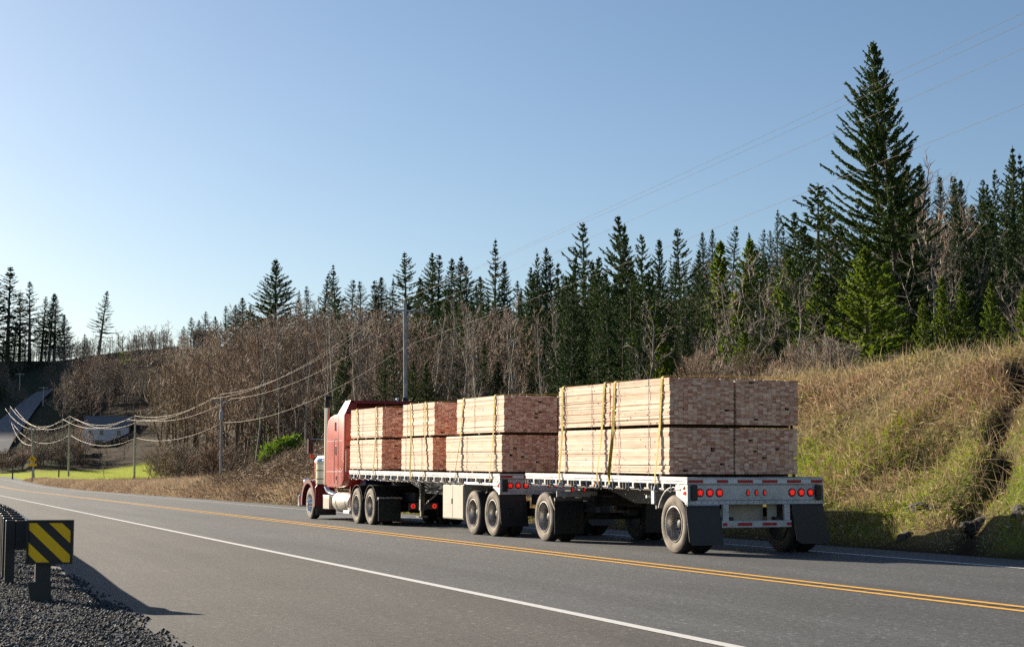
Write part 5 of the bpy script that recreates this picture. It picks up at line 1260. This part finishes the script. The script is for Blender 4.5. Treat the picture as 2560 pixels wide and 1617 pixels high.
# the tallest tree
def hero():
    Y = 98.0; P = foot(2262, Y); h = at(2183, 105, Y)[2] - P[2]; lx = at(2183, 105, Y)[0] - P[0]
    t, c = conifer(77, h, 6.2, lean=lx/h, levels=58, per=7, tuft=1.35, bare_low=0.12, side=0.24, shape=0.86, ragged=0.5, blade=0.36, wind=-0.04)
    plant((t, c), 'tall_fir_tree', 'tallest tree, a great ragged fir leaning left above the bank', 'conifer', P, 1.0, 0.0)
hero()

# bare wood: labelled singles first
sg = [(1610, 740, 96, 0, 'crooked pale dead trunk with a forked top behind the rear lumber', 0), (1792, 640, 92, 1, 'pale bare tree with upturned branches right of the mossy conifer', 0), (1900, 660, 86, 0, 'thin pale bare tree with a straight trunk above the load', 0),
      (1990, 640, 90, 1, 'leaning pale bare tree among dark conifers left of the tallest tree', 0), (2215, 560, 92, 1, 'grey bare stem close beside the tallest tree', 0), (1735, 700, 110, 0, 'grey bare tree among brown brush', 0)]
for px, yt, Y, k, lab, d in sg:
    P = foot(px, Y); h = at(px, yt, Y)[2] - P[2]; plant(SNAG[k], 'bare_tree', lab, 'bare tree', P, h/11, random.uniform(0, 6), 'pale bare trees along the crest')
for px, yt, Y, k, lab in [(2330, 470, 118, 2, 'big upright bare tree with dense brown branches right of the tallest tree'), (2295, 560, 108, 5, 'bare brown tree leaning on the tallest tree'), (2405, 560, 118, 4, 'grey bare tree among the right-hand conifers'), (2545, 640, 100, 3, 'grey bare tree at the right edge'), (2350, 600, 100, 3, 'thin grey bare tree beside the big upright one'), (2110, 600, 125, 1, 'reddish bare tree behind the tallest tree')]:
    P = foot(px, Y); h = at(px, yt, Y)[2] - P[2]; plant(BR[k], 'bare_tree', lab, 'bare tree', P, (h/12*0.9, h/12*0.9, h/12), random.uniform(0, 6))
FAR_FIRS = []
FAR_GROUPS = ('firs on the far hill', 'firs on the far ridge', 'firs on the slope above the cab', 'firs under the right skyline')
def slope_firs(n, x0, x1, topf, ya, yb, w, grp, lab, kinds=(0, 1, 2, 5, 6, 7, 8)):
    rnd = random.Random(n*31 + x0)
    for i in range(n):
        px = x0 + (x1-x0)*(i + rnd.random())/n; Y = rnd.uniform(ya, yb)
        yt = topf(px) + rnd.uniform(0, 70); P = foot(px, Y); h = at(px, yt, Y)[2] - P[2]
        if h < 4: h = rnd.uniform(5, 8)
        h = min(h, 21)*rnd.uniform(0.75, 1.05); k = rnd.choice(kinds); sz = h/20; sx = sz*rnd.uniform(0.85, 1.2)
        if grp in FAR_GROUPS:
            FAR_FIRS.append((P, sx, sz, rnd.uniform(0, 6.28))); continue
        plant(CON[k], 'fir_tree', lab, 'conifer', P, (sx, sx, sz), rnd.uniform(0, 6.28), grp, tilt=(rnd.uniform(-0.05, 0.05), rnd.uniform(-0.05, 0.05)))
slope_firs(40, 1060, 1440, lambda px: np.interp(px, [1060, 1440], [700, 650]), 140, 270, 60, 'firs on the slope behind the leading lumber', 'dark fir half hidden among the bare trees above the leading lumber')
slope_firs(22, 1390, 1680, lambda px: 730, 100, 130, 60, 'firs at the front of the dark wood', 'dark low-boughed fir at the front of the wood behind the rear lumber')
slope_firs(34, 1400, 1670, lambda px: 640, 112, 200, 60, 'firs filling the dark wood', 'dark fir filling the wood behind the rear lumber stack')
slope_firs(30, 620, 1060, lambda px: np.interp(px, [620, 1060], [775, 700]), 190, 330, 60, 'firs on the slope above the cab', 'dark fir half hidden among the bare trees above the truck cab')
slope_firs(30, 1660, 2060, lambda px: np.interp(px, [1660, 1800, 2060], [640, 620, 560]), 130, 240, 60, 'firs under the right skyline', 'dark fir among the bare trees below the skyline left of the tallest tree')
slope_firs(14, 1680, 2060, lambda px: 700, 95, 125, 60, 'firs above the crest brush', 'dark fir above the brush on the crest, left of the tallest tree')
slope_firs(52, 2060, 2640, lambda px: np.interp(px, [2060, 2640], [520, 430]), 95, 220, 60, 'firs on the right hillside', 'dark fir in the wood on the right hillside')
slope_firs(30, -300, 430, lambda px: np.interp(px, [-300, -60, 160, 430], [780, 800, 880, 870]), 445, 490, 60, 'firs on the far hill', 'small dark fir on the shaded far hillside')
slope_firs(26, -80, 235, lambda px: np.interp(px, [-80, 60, 235], [790, 820, 885]), 462, 505, 60, 'firs on the far ridge', 'dark fir in the row along the far left ridge')
slope_firs(12, 800, 1400, lambda px: 800, 126, 160, 60, 'firs low in the wood', 'dark fir low in the bare wood behind the leading lumber')
def bushes(n, x0, x1, ya, yb, h0, h1, grp, lab, k=(0, 1)):
    rnd = random.Random(n*7 + x0)
    for i in range(n):
        px = x0 + (x1-x0)*(i + rnd.random())/n; Y = rnd.uniform(ya, yb); P = foot(px, Y); s_ = rnd.uniform(h0, h1)/3.2
        plant(BUSH[rnd.choice(k)], 'bare_bush', lab, 'bush', P, (s_*1.2, s_*1.2, s_), rnd.uniform(0, 6), grp)
# the brown wood
FAR_WOOD = []
LOW = [bare(71, 12, 0.42, n1=11, n2=4, n3=2, tw=0.034), bare(72, 12, 0.36, n1=11, n2=4, n3=2, up=1.2, tw=0.034), bare(73, 12, 0.46, n1=12, n2=4, n3=2, up=0.9, tw=0.034)]
def mesh_arrays(me):
    V = np.empty(len(me.vertices)*3, np.float32); me.vertices.foreach_get('co', V)
    F = np.empty(len(me.loops), np.int32); me.loops.foreach_get('vertex_index', F)
    return V.reshape(-1, 3).astype(float), F.reshape(-1, 4)
def wood(n, x0, x1, top, ydep, kinds, grp, lab, hmin=6.0, hmax=13, thin=1.0, keep=0.53):
    rnd = random.Random(x0*13 + n); rows = []
    for i in range(n):
        px = x0 + (x1-x0)*(i + rnd.random())/n; f = rnd.random()
        Y = ydep(px)[0] + (ydep(px)[1] - ydep(px)[0])*f
        P = foot(px, Y); yt = top(px) + rnd.uniform(-8, 30)
        h = at(px, yt, Y)[2] - P[2]; h = min(max(h, hmin), hmax*rnd.uniform(0.75, 1.05))
        k = rnd.choice(kinds); w = h/12*rnd.uniform(0.85, 1.2)*thin
        rows.append((Y, P, w, h, k, rnd.uniform(0, 6.28)))
    rows.sort(key=lambda q: q[0])
    for j, (Y, P, w, h, k, a) in enumerate(rows):
        if j < int(n*keep): plant(BR[k], 'bare_tree', lab, 'bare tree', P, (w, w, h/12), a, grp)
        else: FAR_WOOD.append((P, w, h/12, a))
topc = lambda px: np.interp(px, [380, 430, 520, 600, 800, 950, 1200, 1450, 1700, 1900], [900, 860, 815, 800, 795, 800, 800, 800, 740, 700])
wood(85, 395, 700, topc, lambda px: (np.interp(px, [390, 560, 700], [285, 215, 172]), np.interp(px, [390, 700], [400, 335])), (0, 1, 2, 5, 0, 2), 'bare brown trees left of the truck', 'bare reddish-brown tree in the thick wood left of the truck cab', 8, 19)
wood(95, 690, 1060, topc, lambda px: (np.interp(px, [690, 1060], [172, 128]), 320), (0, 1, 2, 3, 5, 0), 'bare trees above the truck cab', 'bare tree in the wooded slope above the truck cab and pole', 7, 17)
wood(80, 1050, 1470, topc, lambda px: (np.interp(px, [1050, 1470], [132, 165]), 300), (0, 1, 3, 4, 2, 5), 'bare trees above the leading lumber', 'bare tree in the wooded slope above the lumber stacks', 6, 15)
wood(44, 1460, 1760, topc, lambda px: (165, 280), (0, 1, 3, 4, 2), 'bare trees behind the rear lumber stack', 'bare brown tree on the slope right of the dark firs', 5, 11)
wood(60, 1660, 2060, lambda px: 640, lambda px: (110, 250), (0, 1, 2, 0, 5), 'reddish bare trees under the right skyline', 'reddish bare tree below the skyline left of the tallest tree', 4.5, 9)
wood(44, 2060, 2600, lambda px: 560, lambda px: (100, 220), (1, 2, 3, 4, 5), 'bare trees on the right hillside', 'bare grey-brown tree between conifers on the right hillside', 5, 10)
# left: the valley woods in shade
wood(120, -60, 420, lambda px: 890, lambda px: (np.interp(px, [140, 190], [452, 372]), 472), (0, 3, 4, 2), 'bare trees on the far hill', 'bare tree on the shaded far hillside', 5, 12, 1.1, 0.32)
wood(64, 150, 420, lambda px: np.interp(px, [150, 250, 410], [930, 950, 930]), lambda px: (363, 432), (0, 3, 4, 2, 1), 'bare trees round the white house', 'bare tree round the white house across the field', 8, 15, 1.15, 0.38)
wood(12, 60, 205, lambda px: 1045, lambda px: (322, 345), (0, 3, 4, 2), 'bare trees behind the field', 'low bare tree at the far edge of the green field', 4, 8, 1.2)
wood(14, 205, 410, lambda px: 1085, lambda px: (319, 345), (0, 3, 4, 2), 'low bare trees below the white house', 'low bare tree between the field and the white house', 2.5, 6, 1.3)
wood(16, -40, 60, lambda px: 960, lambda px: (400, 455), (0, 3, 4), 'bare trees left of the climbing road', 'bare tree on the dark slope left of the climbing road', 5, 9, 1.2)
slope_firs(10, -60, 30, lambda px: 900, 395, 440, 60, 'dark firs left of the climbing road', 'dark fir on the slope left of the climbing road')
TALL = [bare(81, 14, 0.20, n1=16, n2=5, n3=4, up=1.7, low=0.38, mat_='twig_grey', bark='bark_tall', r=0.009), bare(82, 14, 0.17, n1=14, n2=5, n3=4, up=2.0, low=0.45, mat_='twig_grey', bark='bark_tall', r=0.008, crook=0.16)]
for i, (px, yt, Y) in enumerate([(640, 800, 178), (716, 770, 172), (768, 742, 168), (806, 790, 160), (838, 736, 158), (872, 748, 154), (912, 775, 150), (948, 756, 145), (1066, 760, 138), (1098, 735, 140), (1138, 770, 132), (1176, 752, 134), (1212, 765, 128), (1258, 738, 130), (1300, 770, 126), (1338, 742, 126), (1376, 765, 122), (1418, 770, 120)]):
    P = foot(px, Y); h = at(px, yt, Y)[2] - P[2]
    plant(TALL[i % 2], 'bare_tree', 'tall pale-stemmed bare tree in the wood, %s of those from the left' % ORD[i], 'bare tree', P, (h/14*0.9, h/14*0.9, h/14), random.uniform(0, 6.28), 'tall pale-stemmed bare trees', tilt=(0, random.uniform(-0.04, 0.04)))
wood(40, 118, 260, lambda px: 940, lambda px: (400, 470), (0, 3, 4, 2), 'bare trees beside the climbing road', 'bare tree on the shaded slope right of the climbing road', 6, 11, 1.2, 0.25)
wood(22, -60, 30, lambda px: 1000, lambda px: (415, 470), (0, 3, 4, 2), 'bare trees at the left edge', 'bare tree on the slope at the left edge above the road', 5, 10, 1.2, 0.25)
bushes(12, -15, 62, 317, 330, 2, 4, 'bushes by the foot of the climbing road', 'dark bush at the foot of the climbing road')
# the rest of the bare wood, past what can be told apart tree by tree
def far_wood(items, protos, name, mats):
    arr = [(mesh_arrays(t), mesh_arrays(c)) for t, c in protos]; Vs = []; Fs = []; fm = []; off = 0
    for i, (P, w, hz, a) in enumerate(items):
        for mi, (V, F) in enumerate(arr[i % len(arr)]):
            c, s_ = math.cos(a), math.sin(a)
            Q = np.stack([(V[:, 0]*c - V[:, 1]*s_)*w, (V[:, 0]*s_ + V[:, 1]*c)*w, V[:, 2]*hz], -1) + P
            Vs.append(Q); Fs.append(F + off); fm.append(np.full(len(F), mi)); off += len(Q)
    me = fast_mesh(name, np.concatenate(Vs), np.concatenate(Fs), mats, False, np.concatenate(fm))
    tag(mesh_obj(name, me), kind='stuff')
far_wood(FAR_WOOD, LOW, 'far_bare_wood', [M['bark'], M['twig_red']])
LOWFIR = [conifer(91, 20, 4.0, per=4, levels=22, tuft=0.24, blade=0.75, ragged=0.5), conifer(92, 20, 3.0, per=4, levels=22, tuft=0.24, blade=0.7, ragged=0.6, side=0.3), conifer(93, 20, 3.4, per=4, levels=22, tuft=0.24, blade=0.75, ragged=0.5)]
far_wood(FAR_FIRS, LOWFIR, 'far_firs', [M['bark'], M['conifer']])
P = foot(263, 205); plant(SNAG[0], 'sapling', 'small bare sapling standing in the dry verge before the field', 'bare tree', foot(262, 172), (0.25, 0.25, 0.30), 1.0)
for i, (px, Y, h) in enumerate([(372, 205, 4.5), (385, 190, 5.0)]): plant(SNAG[1], 'sapling', ['bare sapling leaning left at the end of the field', 'bare sapling where the wood meets the verge'][i], 'bare tree', foot(px, Y), h/11, 2.0)

# bushes in the brush along the bank crest and the wood's foot
bushes(26, 1740, 2130, 58, 80, 1.0, 2.6, 'bare bushes on the crest of the bank', 'bare twiggy bush on the crest behind the rear lumber')
bushes(18, 1380, 1760, 62, 92, 0.8, 1.7, 'bare bushes behind the rear lumber stack', 'bare bush showing over the rear lumber stack')
bushes(26, 2180, 2580, 58, 74, 0.9, 1.8, 'low bushes under the young spruces', 'low dark bush under the young spruces')
bushes(34, 780, 1400, 108, 150, 1.4, 2.8, 'undergrowth along the foot of the wood', 'bare undergrowth bush along the foot of the wood')
bushes(24, 380, 720, 192, 235, 2.2, 4.4, 'undergrowth left of the truck', 'bare undergrowth bush left of the truck under the brown wood')
bushes(20, 60, 210, 318, 345, 2, 4, 'bushes along the far field edge', 'bush along the far edge of the green field')

# the evergreen laurel left of the cab
def laurel():
    P = hit(700, 1128, 60); P = foot(700, 100.0)
    rg = np.random.default_rng(5); n = 7000
    c = []
    for i in range(150):
        t = (i/150)**0.8; px = 652 + 96*t; yb = np.interp(t, [0, .3, 1], [1166, 1150, 1128]); yt = np.interp(t, [0, .2, .5, .8, 1], [1142, 1116, 1110, 1104, 1092]); q = at(px, rg.uniform(yt, yb), 100 + rg.uniform(-0.9, 1.4)); c.append(q)
    c = np.array(c); k = rg.integers(0, len(c), n); pos = c[k] + rg.normal(0, 0.13, (n, 3))
    d = unit(rg.normal(0, 0.6, (n, 3)) + np.array([0, 0, 1.0]))
    V, F = blades(pos - P, d, rg.uniform(0.16, 0.30, n), rg.uniform(0.06, 0.1, n), rg.normal(size=(n, 3)))
    leaves = fast_mesh('foliage', V, F, M['laurel'])
    e = empty('laurel_bush', tuple(P)); tag(e, 'bright green broad-leaved bush in the brown brush left of the cab', 'bush')
    mesh_obj('foliage', leaves, e)
    pts0 = np.repeat(np.array([[0, 0, -0.3]]), 40, 0) + rg.normal(0, 0.4, (40, 3))*[1, 0.4, 0]; pts1 = c[rg.integers(0, 150, 40)] - P
    V, F = prisms(pts0, pts1, 0.02, 0.01, 3); mesh_obj('stems', fast_mesh('stems', V, F, M['bark']), e)
laurel()

# ------------------------------------------------------------------ grass, dry weeds, brambles
def grass_mesh(name, o0, o1, s0, s1, n, hfun, colfun, dens=None, width=(0.006, 0.014), lying=0.25, segs=1):
    rg = np.random.default_rng(len(name)*31 + n)
    o = rg.uniform(o0, o1, n); s = s0 + (s1-s0)*rg.uniform(0, 1, n)**(dens or 1.0)
    X = o*TC - s*TS; Y = o*TS + s*TC; Z = terrain(X, Y) - 0.02
    h = hfun(X, Y, o, s, rg)
    keep = h > 0.02; X, Y, Z, h, o, s = X[keep], Y[keep], Z[keep], h[keep], o[keep], s[keep]; n = len(X)
    lay = rg.uniform(size=n) < lying
    d = unit(np.stack([rg.normal(0, 0.45, n), rg.normal(0, 0.45, n), np.where(lay, rg.uniform(0.05, 0.35, n), rg.uniform(0.7, 1.3, n))], -1) + np.array([-0.10, -0.22, 0]))
    P = np.stack([X, Y, Z], -1) + np.where(lay, rg.uniform(0, 0.22, n), 0)[:, None]*np.array([0, 0, 1.0])
    w = rg.uniform(*width, n)*np.clip(Y/30, 0.8, 4.5)
    V, F = blades(P, d, h, w, rg.normal(size=(n, 3)))
    V = V.reshape(n, 4, 3); V[:, 2, 2] -= h*0.18*rg.uniform(0, 1, n)
    C = colfun(X, Y, o, s, rg)
    C = np.repeat(C[:, None], 4, 1).reshape(-1, 3)
    me = fast_mesh(name, V.reshape(-1, 3), F, M['grass'], False, attr=C)
    return mesh_obj(name, me)
def bank_col(X, Y, o, s, rg):
    n = len(X); g = 0.5 + 0.5*np.tanh(2.6*bumps(X, Y, 1.7)); low = np.exp(-((o - 17.9)/1.9)**2)
    pg = np.clip(g*(0.05 + 1.1*low), 0, 1); isg = rg.uniform(size=n) < pg
    hi = rg.uniform(0.5, 1.35, (n, 1))
    g2 = (0.5 + 0.5*np.tanh(2*bumps(X+9, Y+3, 3.5)))[:, None]
    dry = np.array([0.44, 0.33, 0.19])*(1-g2) + np.array([0.26, 0.155, 0.095])*g2; straw = np.array([0.62, 0.50, 0.32])
    c = np.where(rg.uniform(size=(n, 1)) < 0.14, straw, dry)*hi
    green = np.array([0.30, 0.40, 0.016])*hi
    top = (smooth((o - 23.2)/1.5)*smooth((70 - s)/12))[:, None]
    c = c*(1-top*0.75) + np.array([0.44, 0.38, 0.16])*hi*top*0.75
    return np.where(isg[:, None], green, c)
def bank_h(X, Y, o, s, rg):
    n = len(X); h = rg.uniform(0.07, 0.25, n)*(1 + 0.8*np.tanh(1.6*bumps(X, Y, 0.9)))
    h = h*(1 + 0.9*np.clip(bumps(X-4, Y+6, 2.6), 0, 1))*np.where(o > 24.6, 0.45, 1)*np.clip((o - 16.0)/0.8, 0.15, 1)
    gl = np.exp(-((s - (22.0 + 1.03*(o-16.1)) + 0.25*np.sin(o*2.1) + 0.12*np.sin(o*5.3))/0.40)**2); h = h*(1 - 0.9*gl)
    return h
tag(grass_mesh('bank_grass', 16.05, 27.5, 15, 66, 250000, bank_h, bank_col, 1.25, (0.008, 0.020), 0.35), kind='stuff')
tag(grass_mesh('dry_stalks', 17.0, 26.0, 15, 80, 15000, lambda X, Y, o, s, rg: rg.uniform(0.4, 0.95, len(X)), lambda X, Y, o, s, rg: np.array([0.46, 0.36, 0.22])*rg.uniform(0.6, 1.3, (len(X), 1)), 1.0, (0.006, 0.010), 0.45), kind='stuff')
def verge_h(X, Y, o, s, rg):
    return rg.uniform(0.5, 1.05, len(X))*np.clip((o-15.9)/0.9, 0.2, 1)*np.interp(s, [60, 110, 200, 262], [1.0, 1.0, 0.95, 0.5])
def verge_c(X, Y, o, s, rg):
    g = (0.5 + 0.5*np.tanh(2*bumps(X, Y, 5)))[:, None]
    return (np.array([0.46, 0.36, 0.24])*(1-g) + np.array([0.29, 0.205, 0.15])*g)*rg.uniform(0.65, 1.3, (len(X), 1))
tag(grass_mesh('verge_grass', 16.05, 19.6, 66, 262, 70000, verge_h, verge_c, 0.9, (0.008, 0.016), 0.1), kind='stuff')
tag(grass_mesh('crest_grass', 24.0, 33.0, 40, 92, 60000, lambda X, Y, o, s, rg: rg.uniform(0.3, 0.9, len(X))*smooth((s - 44)/12), lambda X, Y, o, s, rg: np.array([0.30, 0.215, 0.13])*rg.uniform(0.6, 1.25, (len(X), 1)), 1.0, (0.006, 0.012), 0.1), kind='stuff')
tag(grass_mesh('wood_floor_growth', 19.5, 34.0, 70, 200, 30000, lambda X, Y, o, s, rg: rg.uniform(0.3, 1.1, len(X)), lambda X, Y, o, s, rg: np.array([0.17, 0.115, 0.075])*rg.uniform(0.5, 1.4, (len(X), 1)), 1.2, (0.008, 0.014), 0.2), kind='stuff')
# bramble mound ahead of the cab, brush on the bank behind it
def brambles(name, n, o0, o1, s0, s1, mound, L=(0.5, 1.3)):
    rg = np.random.default_rng(n)
    o = rg.uniform(o0, o1, n); s = rg.uniform(s0, s1, n); X = o*TC - s*TS; Y = o*TS + s*TC
    top = mound(o, s)*(0.75 + 0.35*np.tanh(bumps(X, Y, 2.4)))
    k = top > 0.05; X, Y, top = X[k], Y[k], top[k]; n = len(X)
    Z = terrain(X, Y) + top*rg.uniform(0.15, 1.0, n)**0.6
    P = np.stack([X, Y, Z], -1); d = unit(np.stack([rg.normal(0, 1, n), rg.normal(0, 1, n), rg.normal(0.15, 0.6, n)], -1)); l = rg.uniform(*L, n)*np.where(rg.uniform(size=n) < 0.7, 0.35, 1.0)
    Q = P + d*l[:, None]*0.5; d2 = unit(d + np.stack([rg.normal(0, .3, n), rg.normal(0, .3, n), rg.normal(-0.35, .3, n)], -1)); R_ = Q + d2*l[:, None]*0.5
    r = rg.uniform(0.008, 0.017, n)
    V1 = prisms(P, Q, r, r*0.8, 3); V2 = prisms(Q, R_, r*0.8, r*0.4, 3)
    V, F = merge([V1, V2]); tag(mesh_obj(name, fast_mesh(name, V, F, M['bramble'])), kind='stuff')
brambles('bramble_thicket', 27000, 16.4, 22.0, 58, 112, lambda o, s: np.interp(s, [58, 66, 86, 98, 112], [0.5, 1.6, 1.9, 1.1, 0.2])*smooth((o-16.2)/1.8)*smooth((23-o)/1.5))
